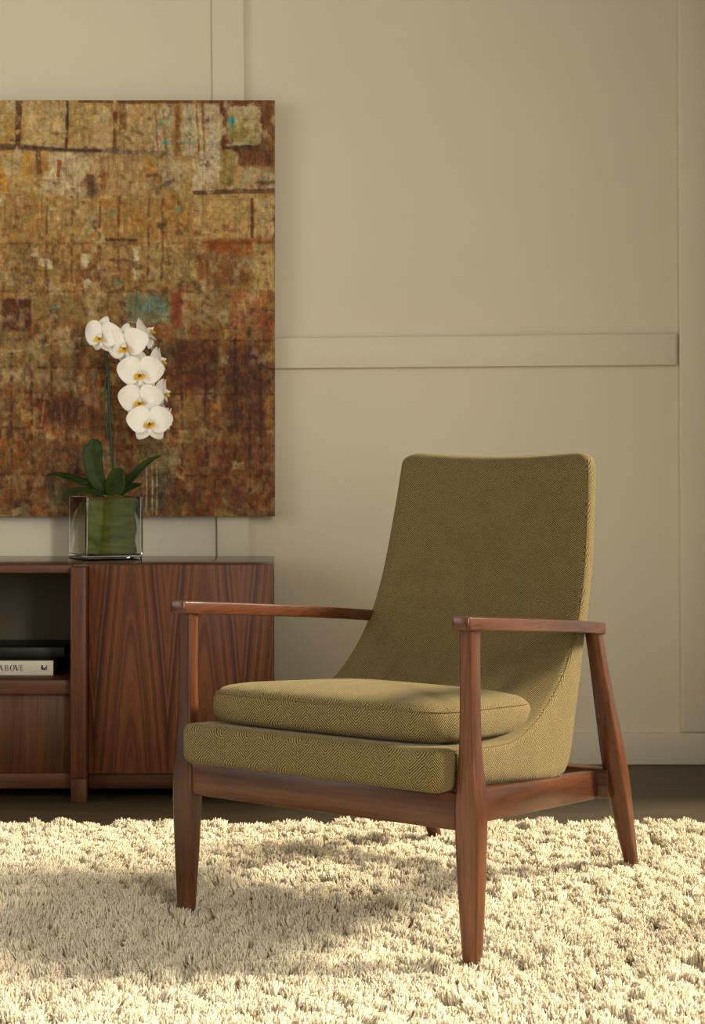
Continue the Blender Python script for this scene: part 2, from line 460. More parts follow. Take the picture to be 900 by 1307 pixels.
def build_pile():
    V, Fc, tid, sh = [], [], [], []
    NV = 10
    lr = random.Random(3)
    for t in range(NV):
        for s in range(15):
            a = lr.uniform(0, 2 * math.pi); rr = 0.0052 * math.sqrt(lr.random())
            bx, by = rr * math.cos(a), rr * math.sin(a)
            h = lr.uniform(0.033, 0.040)
            la = a + lr.uniform(-0.9, 0.9); le = lr.uniform(0.001, 0.010)
            cur = lr.uniform(-0.005, 0.005); ca = lr.uniform(0, 6.28)
            r0 = lr.uniform(0.0013, 0.0020)
            base = len(V); shade = lr.random()
            for k, (q, rad) in enumerate(((0, 1.0), (0.4, 1.1), (0.78, 1.15), (1.0, 0.62))):
                cx = bx + math.cos(la) * le * q * q + math.cos(ca) * cur * math.sin(q * 3.0)
                cy = by + math.sin(la) * le * q * q + math.sin(ca) * cur * math.sin(q * 3.0)
                for j in range(3):
                    an = j * 2.094 + t
                    V.append((cx + r0 * rad * math.cos(an), cy + r0 * rad * math.sin(an), h * q)); sh.append(shade)
            for k in range(3):
                for j in range(3):
                    p = base + k * 3 + j; q = base + k * 3 + (j + 1) % 3
                    Fc.append((p, q, q + 3, p + 3)); tid.append(t)
            Fc.append((base + 9, base + 10, base + 11)); tid.append(t)
    nt_ = len(V)
    step = 0.0090
    gx, gy = np.meshgrid(np.arange(RX0 + 0.01, RX1 - 0.01, step), np.arange(RY0 + 0.01, RY1 - 0.01, step))
    gx = gx.ravel(); gy = gy.ravel()
    gx = gx + rng.uniform(-0.0042, 0.0042, gx.size); gy = gy + rng.uniform(-0.0042, 0.0042, gx.size)
    n = gx.size
    # clumping of the pile: lean towards the nearest clump centre
    cs = 0.030
    ci, cj = np.floor(gx / cs).astype(int), np.floor(gy / cs).astype(int)
    tab = np.random.default_rng(11).random((512, 512, 3))
    best = np.full(n, 1e9); dx = np.zeros(n); dy = np.zeros(n); cid = np.zeros(n)
    for di in (-1, 0, 1):
        for dj in (-1, 0, 1):
            t3 = tab[(ci + di) % 512, (cj + dj) % 512]
            ex = (ci + di + t3[:, 0]) * cs - gx; ey = (cj + dj + t3[:, 1]) * cs - gy
            d = ex * ex + ey * ey
            m = d < best
            best = np.where(m, d, best); dx = np.where(m, ex, dx); dy = np.where(m, ey, dy); cid = np.where(m, t3[:, 2], cid)
    dist = np.sqrt(best)
    big = vnoise(gx * 9 + 40, gy * 9 + 40, 5); big2 = vnoise(gx * 9 + 90, gy * 9 + 10, 6)
    lx = dx / 0.012 * 0.27 + (big - 0.5) * 1.2 + rng.normal(0, 0.15, n)
    ly = dy / 0.012 * 0.27 + (big2 - 0.5) * 1.2 + rng.normal(0, 0.15, n) - 0.08
    hs = 1.06 - 0.20 * np.clip(dist / 0.020, 0, 1.2) ** 2 + (cid - 0.5) * 0.30 + (vnoise(gx * 22 + 7, gy * 22 + 3, 8) - 0.5) * 0.30
    hs = np.clip(hs, 0.5, 1.4)
    # tilt so local z -> (lx,ly,1): rot about (-ly,lx)
    ang = np.clip(np.hypot(lx, ly), 0, 1.0)
    rx = -ly / (np.hypot(lx, ly) + 1e-6) * np.arctan(ang); ry = lx / (np.hypot(lx, ly) + 1e-6) * np.arctan(ang)
    rz = rng.uniform(0, 6.28, n)
    # euler XYZ: apply z spin first is not possible, so convert through matrices for a few samples is slow; tilt small -> use ZYX-free form
    rot = np.stack([rx, ry, np.zeros(n)], 1)
    allv = V + [(x - 0.25, y - 2.5, 0.008) for x, y in zip(gx, gy)]
    me = bpy.data.meshes.new('pile')
    me.from_pydata(allv, [], Fc); me.update()
    tot = len(allv)
    def attr(name, typ, dom, data, key='value'):
        a = me.attributes.new(name, typ, dom); a.data.foreach_set(key, np.ascontiguousarray(data).ravel())
    ispt = np.zeros(tot, bool); ispt[nt_:] = True
    attr('is_pt', 'BOOLEAN', 'POINT', ispt)
    attr('tid', 'INT', 'FACE', np.array(tid, np.int32))
    R = np.zeros((tot, 3), np.float32); R[nt_:] = rot
    attr('rot', 'FLOAT_VECTOR', 'POINT', R, 'vector')
    S = np.ones((tot, 3), np.float32); S[nt_:, 2] = hs
    attr('scl', 'FLOAT_VECTOR', 'POINT', S, 'vector')
    I = np.zeros(tot, np.int32); I[nt_:] = rng.integers(0, NV, n)
    attr('pick', 'INT', 'POINT', I)
    SH = np.zeros(tot, np.float32); SH[:nt_] = sh
    attr('shade', 'FLOAT', 'POINT', SH)
    me.materials.append(M_PILE)
    o = link_mesh('pile', me, None, rug)
    o['kind'] = 'stuff'
    ng = bpy.data.node_groups.new('pile_scatter', 'GeometryNodeTree')
    ng.interface.new_socket('Geometry', in_out='INPUT', socket_type='NodeSocketGeometry')
    ng.interface.new_socket('Geometry', in_out='OUTPUT', socket_type='NodeSocketGeometry')
    nn = ng.nodes; L = ng.links
    gi = nn.new('NodeGroupInput'); go = nn.new('NodeGroupOutput')
    def na(name, typ):
        a = nn.new('GeometryNodeInputNamedAttribute'); a.data_type = typ; a.inputs['Name'].default_value = name
        return a.outputs['Attribute']
    sep = nn.new('GeometryNodeSeparateGeometry'); sep.domain = 'POINT'
    L.new(gi.outputs[0], sep.inputs['Geometry']); L.new(na('is_pt', 'BOOLEAN'), sep.inputs['Selection'])
    spl = nn.new('GeometryNodeSplitToInstances'); spl.domain = 'FACE'
    L.new(sep.outputs['Inverted'], spl.inputs['Geometry']); L.new(na('tid', 'INT'), spl.inputs['Group ID'])
    iop = nn.new('GeometryNodeInstanceOnPoints')
    L.new(sep.outputs['Selection'], iop.inputs['Points']); L.new(spl.outputs['Instances'], iop.inputs['Instance'])
    iop.inputs['Pick Instance'].default_value = True
    L.new(na('pick', 'INT'), iop.inputs['Instance Index'])
    e2r = nn.new('FunctionNodeEulerToRotation'); L.new(na('rot', 'FLOAT_VECTOR'), e2r.inputs[0])
    L.new(e2r.outputs[0], iop.inputs['Rotation']); L.new(na('scl', 'FLOAT_VECTOR'), iop.inputs['Scale'])
    L.new(iop.outputs[0], go.inputs[0])
    md = o.modifiers.new('scatter', 'NODES'); md.node_group = ng
build_pile()

# ------------------------------------------------------------------ armchair
chair = tag(empty('armchair', (0.066, 2.857, RUG_Z), math.radians(-34.2)),
            'low walnut armchair upholstered in olive herringbone tweed, standing on the cream rug', 'armchair')

def rrect_ring(cx, cy, z, hx, hy, r, n=4):
    pts = []
    r = min(r, hx * 0.98, hy * 0.98)
    for sx, sy, a0 in ((1, 1, 0), (-1, 1, 90), (-1, -1, 180), (1, -1, 270)):
        for k in range(n + 1):
            a = math.radians(a0 + 90 * k / n)
            pts.append(Vector((cx + sx * (hx - r) + r * math.cos(a), cy + sy * (hy - r) + r * math.sin(a), z)))
    return pts

def interp_rows(rows, n):
    out = catmull(rows, n)
    return out

def front_leg(s):
    # z, half x, half y, corner, cx, cy
    rows = [(-0.028, .0125, .0125, .006, .291, 0.0), (0.0, .0132, .0132, .006, .2908, 0.0), (0.10, .0178, .0172, .007, .2895, 0),
            (0.20, .0212, .0205, .008, .2885, 0), (0.255, .0215, .0208, .008, .288, 0), (0.30, .0190, .019, .008, .2875, 0),
            (0.35, .0155, .0160, .007, .287, 0), (0.42, .0138, .0148, .006, .2865, 0), (0.50, .0135, .0145, .006, .2860, 0), (0.547, .0140, .0150, .006, .2860, 0)]
    rings = [rrect_ring(s * r[4], r[5], r[0], r[1], r[2], r[3]) for r in interp_rows(rows, 36)]
    me = mesh_from(*loft(rings)); add_gr(me, (0, 0, 1))
    return sharp(link_mesh('leg', me, M_WAL, chair), 50)

def rear_leg(s):
    rows = [(-0.028, .0120, .0125, .009, .2275, .824), (0.0, .0125, .0135, .009, .228, .812), (0.08, .0165, .0185, .011, .2295, .775),
            (0.17, .0205, .0235, .013, .2315, .736), (0.24, .0205, .0240, .013, .233, .705), (0.34, .0175, .0205, .012, .235, .662),
            (0.43, .0150, .0180, .011, .237, .624), (0.487, .0145, .0175, .011, .238, .600)]
    rings = [rrect_ring(s * r[4], r[5], r[0], r[1], r[2], r[3], 5) for r in interp_rows(rows, 32)]
    me = mesh_from(*loft(rings)); add_gr(me, (0.1, -0.55, 1))
    return sharp(link_mesh('leg', me, M_WAL, chair), 50)

for s in (-1, 1): front_leg(s)
for s in (-1, 1): rear_leg(s)

def armrest(s):
    # centreline y, x, z(top), half width
    rows = [(-0.018, .2865, .5655, .0175), (0.03, .2870, .5618, .0225), (0.14, .2850, .5525, .0245), (0.26, .2785, .5420, .025),
            (0.38, .2680, .5310, .025), (0.48, .2560, .5210, .0245), (0.56, .2450, .5125, .023), (0.61, .2365, .507, .020)]
    c = catmull(rows, 40)
    L, Rr = [], []
    for i, r in enumerate(c):
        y, x, z, hw = r
        L.append((x - hw, y, z)); Rr.append((x + hw, y, z))
    # rounded plan ends
    out = []
    y0, x0, z0, h0 = c[0]; y1, x1, z1, h1 = c[-1]
    side_r = [Vector(p) for p in Rr]; side_l = [Vector(p) for p in L]
    capr = [Vector((x1 + h1 * math.cos(a), y1 + 0.020 * math.sin(a), z1 - 0.002 * math.sin(a))) for a in [math.pi * k / 10 for k in range(1, 10)]]
    capf = []
    for a in [math.pi * k / 12 for k in range(1, 12)]:
        cc, ss = math.cos(a), math.sin(a)
        f = lambda t: math.copysign(abs(t) ** 0.45, t)
        capf.append(Vector((x0 - h0 * f(cc), y0 - 0.017 * f(ss), z0 + 0.001)))
    outline = side_r + capr + side_l[::-1] + capf
    outline = [Vector((p.x * s, p.y, p.z)) for p in outline]
    cen = [None] * len(outline)
    th = 0.0225; bv = 0.0035
    n = len(outline)
    def inset(d):
        res = []
        for i in range(n):
            a, b, c_ = outline[i - 1], outline[i], outline[(i + 1) % n]
            t = (c_ - a); t.z = 0; t.normalize()
            nr = Vector((t.y, -t.x, 0)) * s
            res.append(b - nr * d)
        return res
    rings = []
    for d, dz in ((bv, -th), (bv * .3, -th + bv * .3), (0, -th + bv), (0, -bv), (bv * .3, -bv * .3), (bv, 0)):
        rings.append([Vector((p.x, p.y, p.z + dz)) for p in inset(d)])
    v, f = loft(rings, cap=False)
    # caps as strips across
    m = len(side_r); K = len(rings) - 1
    for base, flip in ((0, True), (K * n, False)):
        f.append(tuple(base + i for i in (range(n - 1, -1, -1) if flip else range(n))))
    me = mesh_from(v, f); add_gr(me, (0, 1, 0))
    bm = bmesh.new(); bm.from_mesh(me)
    bmesh.ops.triangulate(bm, faces=[q for q in bm.faces if len(q.verts) > 4])
    bm.to_mesh(me); bm.free()
    o = sharp(link_mesh('armrest', me, M_WAL, chair), 30)
    return o
for s in (-1, 1): armrest(s)

def beam(name, a, b, w, h, grain=None, bev=0.003):
    """rail from a to b (top centre line), width w, height h"""
    a, b = Vector(a), Vector(b)
    d = (b - a); L = d.length; d.normalize()
    side = d.cross(Vector((0, 0, 1))).normalized(); up = side.cross(d).normalized()
    me = box_mesh(0, L, -w / 2, w / 2, -h, 0, bev)
    M = Matrix((d, -side, up)).transposed().to_4x4(); M.translation = a
    me.transform(M)
    add_gr(me, d)
    return sharp(link_mesh(name, me, M_WAL, chair), 35)
beam('front_rail', (-.272, -.002, .2785), (.272, -.002, .2785), .026, .060)
for s in (-1, 1):
    beam('side_rail', (s * .276, .012, .2815), (s * .194, .690, .204), .024, .055)
beam('rear_rail', (-.228, .708, .208), (.228, .708, .208), .034, .058)

def uv_fabric(me, cushion=False):
    uvl = me.uv_layers.new(name='UVMap')
    for p in me.polygons:
        n = p.normal; pc = p.center
        sg = 1.0 if pc.x > 0 else -1.0
        wrap = abs(n.z) < 0.75 if cushion else (pc.y < 0.03 and abs(n.z) < 0.8)
        for li in p.loop_indices:
            c = me.vertices[me.loops[li].vertex_index].co
            if wrap: uvl.data[li].uv = (c.x + sg * (c.y + 0.05) + 1.0, c.z + 0.07 * c.y + 1.0)
            elif abs(n.x) > 0.62: uvl.data[li].uv = (c.y * 0.9 + 0.4 * c.z + 2.0, c.z + 1.0)
            else: uvl.data[li].uv = (c.x + 1.0, c.z + c.y * 0.9 + 1.0)

# --- upholstered shell: seat platform and back in one
inner = [(-.040, .352), (.03, .347), (.09, .341), (.17, .334), (.24, .333), (.31, .345), (.37, .368), (.43, .400), (.49, .446), (.545, .515), (.583, .600), (.610, .70), (.625, .765), (.634, .818)]
outer = [(-.040, .2805), (.03, .277), (.09, .271), (.18, .259), (.27, .247), (.36, .235), (.43, .227), (.487, .236), (.530, .33), (.580, .452), (.632, .585), (.660, .69), (.674, .76), (.683, .812)]
wid = [.262, .262, .259, .255, .251, .247, .244, .241, .237, .232, .227, .221, .217, .213]
NS = 72
IN = catmull(inner, NS); OU = catmull(outer, NS); WI = catmull([(w,) for w in wid], NS)
def shell_ring(i, ins_w=0.0, ins_t=0.0, fwd=0.0, dirv=None):
    I = np.array(IN[i]); O = np.array(OU[i]); w = WI[i][0] - ins_w
    T = np.linalg.norm(I - O); n = (I - O) / T
    O2 = O + n * ins_t; T2 = T - 2 * ins_t
    if dirv is not None: O2 = O2 + np.array(dirv) * fwd
    s = i / (NS - 1)
    ri = min(0.014, T2 * 0.45); ro = min(0.030, T2 * 0.45)
    if s < 0.12: ro = min(0.016, T2 * 0.45)
    back = max(0.0, min(1.0, (s - 0.45) / 0.25))
    dish = 0.010 * back
    crown = 0.006 * back
    pts = []
    def at(x, t):  # t: physical height from outer
        y, z = O2 + n * t
        return (x, y, z)
    seq = []
    K = 5
    # start at outer left -> go along outer to right, up right side, inner right->left
    for k in range(9):
        u = -1 + 2 * k / 8
        x = u * (w - ro); seq.append((x, -crown * (1 - u * u)))
    for k in range(1, K + 1):
        a = -90 + 90 * k / K
        seq.append((w - ro + ro * math.cos(math.radians(a)), ro + ro * math.sin(math.radians(a))))
    for k in range(0, K + 1):
        a = 90 * k / K
        seq.append((w - ri + ri * math.cos(math.radians(a)), T2 - ri + ri * math.sin(math.radians(a))))
    for k in range(1, 16):
        u = 1 - 2 * k / 16
        x = u * (w - ri); seq.append((x, T2 - dish * (1 - u * u) ** 1.0))
    for k in range(0, K + 1):
        a = 90 + 90 * k / K
        seq.append((-(w - ri) + ri * math.cos(math.radians(a)), T2 - ri + ri * math.sin(math.radians(a))))
    for k in range(0, K):
        a = 180 + 90 * k / K
        seq.append((-(w - ro) + ro * math.cos(math.radians(a)), ro + ro * math.sin(math.radians(a))))
    top = max(0.0, (s - 0.9) / 0.1)
    res = []
    for x, t in seq:
        p = at(x, t)
        dz = -0.007 * top * (1 - (x / w) ** 2)
        res.append(Vector((p[0], p[1], p[2] + dz)))
    return res
def shell():
    rings = []
    r = 0.018
    d0 = (np.array(IN[0]) - np.array(IN[1])); d0 /= np.linalg.norm(d0)
    for k in range(6, 0, -1):
        a = math.pi / 2 * k / 6
        rings.append(shell_ring(0, r * (1 - math.cos(a)), r * (1 - math.cos(a)), r * math.sin(a), d0))
    for i in range(NS): rings.append(shell_ring(i))
    d1 = (np.array(IN[-1]) - np.array(IN[-3])); d1 /= np.linalg.norm(d1)
    rt = 0.0215; rw = 0.036
    base = len(rings)
    for k in range(1, 8):
        a = math.pi / 2 * k / 7
        rings.append(shell_ring(NS - 1, rw * (1 - math.cos(a)), rt * (1 - math.cos(a)) * 0.98, 0.022 * math.sin(a), d1))
    return mesh_from(*loft(rings))
me = shell(); uv_fabric(me)
shell_o = link_mesh('upholstered_shell', me, M_FAB, chair)
def tube_obj(name, path, r, mat, parent, sides=6):
    me = mesh_from(*tube(path, r, sides))
    return link_mesh(name, me, mat, parent)
for s in (-1, 1):
    path = []
    for i in range(0, NS):
        I = np.array(IN[i]); O = np.array(OU[i]); n = (I - O) / np.linalg.norm(I - O)
        q = I - n * 0.0045
        path.append((s * (WI[i][0] - 0.0035), q[0], q[1]))
    tube_obj('seam', path, 0.0009, M_SEAM, shell_o)

# --- loose seat cushion
def cushion():
    yc = 0.195
    def outline(m=72):
        pts = []
        for k in range(m):
            a = 2 * math.pi * k / m
            c_, s_ = math.cos(a), math.sin(a)
            e = 0.30
            x = math.copysign(abs(c_) ** e, c_); y = math.copysign(abs(s_) ** e, s_)
            Y = yc + 0.222 * y
            hw = 0.251 - 0.030 * max(0, (Y + 0.02) / 0.44)
            # front edge bows forward a little
            yy = Y - (0.006 * (1 - x * x) if y < 0 else 0)
            pts.append((x * hw, yy))
        return pts
    base = outline()
    def zb(y): return 0.3510 - 0.078 * y
    rings = []
    prof = [(0.30, 0.0), (0.060, 0.0), (0.022, 0.001), (0.009, 0.005), (0.002, 0.013), (0.0, 0.028), (0.001, 0.044), (0.005, 0.054), (0.012, 0.0615),
            (0.022, 0.0665), (0.045, 0.0715), (0.09, 0.0765), (0.14, 0.080), (0.19, 0.082), (0.215, 0.0825)]
    for ins, dz in prof:
        ring = []
        for x, y in base:
            L = math.hypot(x, y - yc)
            f = max(0.02, 1 - ins / 0.235)
            nx = x * f; ny = yc + (y - yc) * f
            sag = 0.0
            ring.append(Vector((nx, ny, zb(ny) + dz)))
        rings.append(ring)
    rings[0] = [Vector((p.x * .05, yc + (p.y - yc) * .05, p.z)) for p in rings[0]]
    return mesh_from(*loft(rings)), base, zb
cm, cbase, czb = cushion()
uv_fabric(cm, True)
cush = link_mesh('seat_cushion', cm, M_FAB, chair)
def cush_seam(ins, dz):
    path = []
    for x, y in cbase + [cbase[0]]:
        f = 1 - ins / 0.235
        path.append((x * f, 0.195 + (y - 0.195) * f, czb(0.195 + (y - 0.195) * f) + dz))
    return path
tube_obj('seam', cush_seam(0.004, 0.0535), 0.0009, M_SEAM, cush)
tube_obj('seam', cush_seam(0.008, 0.0095), 0.0009, M_SEAM, cush)

# ------------------------------------------------------------------ cabinet
CY = 4.218          # front of the posts
def cx(px, Y=CY): return (px - PX0) * Y / F_PX
def cz(py, Y=CY): return CAM_H - (py - PY0) * Y / F_PX
CZT = 0.600
cab = tag(empty('media_cabinet', (-0.8, 4.46, 0.0)), 'long low walnut media cabinet with an open shelf, against the wall below the painting', 'cabinet')
def cbox(name, x0, x1, y0, y1, z0, z1, mat, parent=None, bev=0.0015, grain=(0, 0, 1)):
    me = box_mesh(x0 + 0.8, x1 + 0.8, y0 - 4.46, y1 - 4.46, z0, z1, bev)
    if grain: add_gr(me, grain)
    o = link_mesh(name, me, mat, parent or cab)
    return sharp(o, 35)
XP0, XP1 = cx(90), cx(109.5)
XD1 = cx(349.0, 4.262)
CBK = 4.70
DY = 4.262
XL = XP0 - 0.86          # left end of the open bay, out of view
cbox('top_panel', XL - 0.62, XD1, DY - 0.002 + 0.018, CBK, CZT - 0.020, CZT, M_TOP, grain=(1, 0, 0))
cbox('top_edge', XL, XP0, 4.246, DY + 0.016, CZT - 0.020, CZT, M_CAB, grain=(1, 0, 0))
def door(x0, x1):
    me = box_mesh(x0 + 0.8, x1 + 0.8, DY - 4.46, DY + 0.020 - 4.46, cz(987.5, DY), CZT, 0.001)
    n = len(me.vertices); co = np.empty(n * 3); me.vertices.foreach_get('co', co); co = co.reshape(n, 3)
    xc = cx(167, DY) + 0.8
    g = co.copy(); g[:, 0] = g[:, 0] - xc + 0.188 * 10; g[:, 2] += 3.1
    a = me.attributes.new('gr', 'FLOAT_VECTOR', 'POINT'); a.data.foreach_set('vector', g.astype(np.float32).ravel())
    return sharp(link_mesh('door', me, M_VEN, cab), 35)
door(XP1 + 0.002, XD1)
door(XL - 0.62, XL - 0.042)
for x0, x1 in ((XP0, XP1), (XL - 0.04, XL)):
    cbox('post', x0, x1, CY, CBK - 0.02, 0.062, CZT - 0.004, M_CAB)
    cbox('foot', x0 + 0.0005, x1 + 0.001, CY + 0.001, CY + 0.05, 0.0, 0.0605, M_CAB)
    cbox('foot', x0 + 0.0005, x1 + 0.001, CBK - 0.08, CBK - 0.03, 0.0, 0.0605, M_CABD)
cbox('side_panel', XD1 - 0.020, XD1, DY + 0.0215, CBK, cz(987.5, DY), CZT - 0.0205, M_CAB)
cbox('side_panel', XL - 0.62, XL - 0.60, DY + 0.0215, CBK, cz(987.5, DY), CZT - 0.0205, M_CAB)
cbox('foot', XD1 - 0.075, XD1 - 0.035, CBK - 0.08, CBK - 0.03, 0.0, 0.0605, M_CABD)
cbox('foot', XL - 0.58, XL - 0.54, CBK - 0.08, CBK - 0.03, 0.0, 0.0605, M_CABD)
# plinth rails under door and bay
cbox('base_rail', XP1 + 0.001, XD1 - 0.004, DY + 0.012, DY + 0.030, 0.026, cz(988, DY) - 0.001, M_CAB, grain=(1, 0, 0))
cbox('base_rail', XL + 0.001, XP0 - 0.001, DY + 0.012, DY + 0.030, 0.026, cz(988, DY) - 0.001, M_CAB, grain=(1, 0, 0))
SHZ = 0.305
cbox('shelf', XL + 0.001, XP0 - 0.0035, 4.262, CBK - 0.022, SHZ - 0.036, SHZ, M_CAB, grain=(1, 0, 0))
cbox('drawer_front', XL + 0.002, XP0 - 0.002, 4.285, 4.303, cz(988, 4.285), SHZ - 0.038, M_CAB, grain=(0.05, 0, 1))
cbox('back_panel', XL - 0.60, XD1 - 0.021, CBK - 0.018, CBK - 0.002, 0.07, CZT - 0.0205,
     simple('cabinet_back_panel', (0.075, 0.066, 0.036, 1), 0.6, 0.3, nscale=5), grain=None)

# books on the shelf
M_BLACK = simple('black_book_cloth', (0.010, 0.009, 0.008, 1), 0.45, 0.4, nscale=80)
M_SPINE = simple('pale_spine_paper', (0.58, 0.54, 0.43, 1), 0.5, 0.4, noise_amt=0.06, nscale=30)
M_PAGES = simple('book_pages_shaded', (0.10, 0.085, 0.06, 1), 0.9, 0.1, nscale=60)  # page colour darkened to include the shadow on the page ends
M_INK = simple('spine_ink', (0.012, 0.012, 0.012, 1), 0.6, 0.2, nscale=30)
BY = 4.364
kb = F_PX / BY
bk = tag(empty('book', (cx(20, BY), BY + 0.14, SHZ)), 'thick black hardback with a pale lettered spine lying on the cabinet shelf', 'book', 'books on the cabinet shelf')
bx1 = cx(68, BY) - bk.location.x; bx0 = bx1 - 0.33
BH = 0.0385
def bpart(name, x0, x1, y0, y1, z0, z1, mat, parent=bk, bev=0.001):
    return box(name, x0, x1, y0, y1, z0, z1, mat, parent, bev)
bpart('cover', bx0, bx1, -0.137, 0.135, 0.0, 0.0035, M_BLACK)
bpart('cover', bx0, bx1, -0.137, 0.135, BH - 0.0035, BH, M_BLACK)
bpart('page_block', bx0 + 0.004, bx1 - 0.004, -0.132, 0.128, 0.0036, BH - 0.0036, M_PAGES)
spine = bpart('spine', bx0, bx1, -0.1405, -0.1372, 0.0, BH, M_SPINE)
# spine lettering (flat print, a hair proud of the paper)
def lettering(name, polys, mat):
    V, Fc = [], []
    for poly in polys:
        b0 = len(V); m = len(poly)
        V += [(x, -0.1409, z) for x, z in poly] + [(x, -0.1403, z) for x, z in poly]
        Fc.append(tuple(range(b0, b0 + m))); Fc.append(tuple(range(b0 + 2 * m - 1, b0 + m - 1, -1)))
        for i in range(m): Fc.append((b0 + i, b0 + (i + 1) % m, b0 + m + (i + 1) % m, b0 + m + i))
    return link_mesh(name, mesh_from(V, Fc), mat, spine, smooth=False)
def stroke(p, q, w):
    (x0, z0), (x1, z1) = p, q
    d = math.hypot(x1 - x0, z1 - z0); nx, nz = -(z1 - z0) / d * w / 2, (x1 - x0) / d * w / 2
    return [(x0 + nx, z0 + nz), (x1 + nx, z1 + nz), (x1 - nx, z1 - nz), (x0 - nx, z0 - nz)]
def hstroke(x0, x1, z, w): return [(x0, z - w / 2), (x1, z - w / 2), (x1, z + w / 2), (x0, z + w / 2)]
def ring_strip(cx_, cz_, rx, rz, wx, wz, a0, a1, n=14):
    out = []
    for k in range(n):
        A, B = [math.radians(a0 + (a1 - a0) * (k + q) / n) for q in (0, 1)]
        out.append([(cx_ + rx * math.cos(A), cz_ + rz * math.sin(A)), (cx_ + rx * math.cos(B), cz_ + rz * math.sin(B)),
                    (cx_ + (rx - wx) * math.cos(B), cz_ + (rz - wz) * math.sin(B)), (cx_ + (rx - wx) * math.cos(A), cz_ + (rz - wz) * math.sin(A))])
    return out
def glyph(ch):  # unit height 1, returns polys, in a box about 0.8 wide
    tk, tn = 0.17, 0.06
    if ch == 'A': return [stroke((0.08, 0), (0.40, 1), tn), stroke((0.40, 1), (0.74, 0), tk), hstroke(0.2, 0.6, 0.33, tn), hstroke(-0.02, 0.2, 0.02, .05), hstroke(0.58, 0.88, 0.02, .05)]
    if ch == 'B': return [stroke((0.16, 0), (0.16, 1), tk), hstroke(0.02, 0.45, 0.975, .05), hstroke(0.02, 0.45, 0.025, .05), hstroke(0.2, 0.45, 0.52, .05)] + ring_strip(.42, .76, .27, .24, .15, .05, -90, 90) + ring_strip(.42, .26, .31, .26, .16, .05, -90, 90)
    if ch == 'O': return ring_strip(.42, .5, .40, .52, .17, .05, 0, 360, 26)
    if ch == 'V': return [stroke((0.10, 1), (0.42, 0), tk), stroke((0.42, 0), (0.74, 1), tn), hstroke(-0.03, 0.26, 0.98, .05), hstroke(0.62, 0.86, 0.98, .05)]
    if ch == 'E': return [stroke((0.16, 0), (0.16, 1), tk), hstroke(0.02, 0.62, 0.975, .05), hstroke(0.02, 0.66, 0.025, .05), hstroke(0.2, 0.48, 0.52, .05), stroke((0.61, 1), (0.61, 0.8), .05), stroke((0.65, 0), (0.65, 0.24), .05), stroke((0.48, 0.4), (0.48, 0.64), .05)]
def bz(py): return CAM_H - (py - PY0) * (BY - 0.0005) / F_PX - SHZ
def bxp(px): return (px - PX0) * (BY - 0.0005) / F_PX - bk.location.x
zb0, zb1 = bz(856.3), bz(848.8)
h = zb1 - zb0
polys = []
for ch, px_, wpx in (('A', -1.6, 5.6), ('B', 5.8, 5.6), ('O', 12.4, 6.6), ('V', 18.8, 6.6), ('E', 25.8, 5.2)):
    x0 = bxp(px_); sx = wpx / kb / 0.84
    for poly in glyph(ch): polys.append([(x0 + x * sx, zb0 + z * h) for x, z in poly])
lettering('lettering', polys, M_INK)
lx0, lx1, lz0, lz1 = bxp(52.8), bxp(59.8), bz(855.2), bz(848.9)
def lp(u, v): return (lx0 + (lx1 - lx0) * u, lz0 + (lz1 - lz0) * v)
lettering('publisher_mark', [[lp(0, 0), lp(0.28, 0), lp(0.28, 1), lp(0, 1)], [lp(0.28, 0.55), lp(0.62, 0.35), lp(0.95, 0.85), lp(0.95, 0.5), lp(0.62, 0.1), lp(0.28, 0.3)][:6],
                             [lp(0.28, 0), lp(1, 0), lp(1, 0.14), lp(0.28, 0.14)], [lp(0.86, 0.14), lp(1, 0.14), lp(1, 1), lp(0.86, 1)]], M_INK)
b2 = tag(empty('book', (cx(30, 4.5), 4.56, SHZ + BH)), 'plain black book lying on top of the pale-spined one', 'book', 'books on the cabinet shelf')
b2x1 = cx(82, 4.45) - b2.location.x
for nm, y0, y1, z0, z1, mt in (('cover', -0.105, 0.095, 0.0, 0.003, M_BLACK), ('cover', -0.105, 0.095, 0.022, 0.025, M_BLACK), ('page_block', -0.098, 0.09, 0.0031, 0.0219, M_BLACK), ('spine', -0.108, -0.1052, 0, 0.025, M_BLACK)):
    box(nm, b2x1 - 0.28, b2x1 - (0.004 if nm == 'page_block' else 0), y0, y1, z0, z1, mt, b2, 0.001)

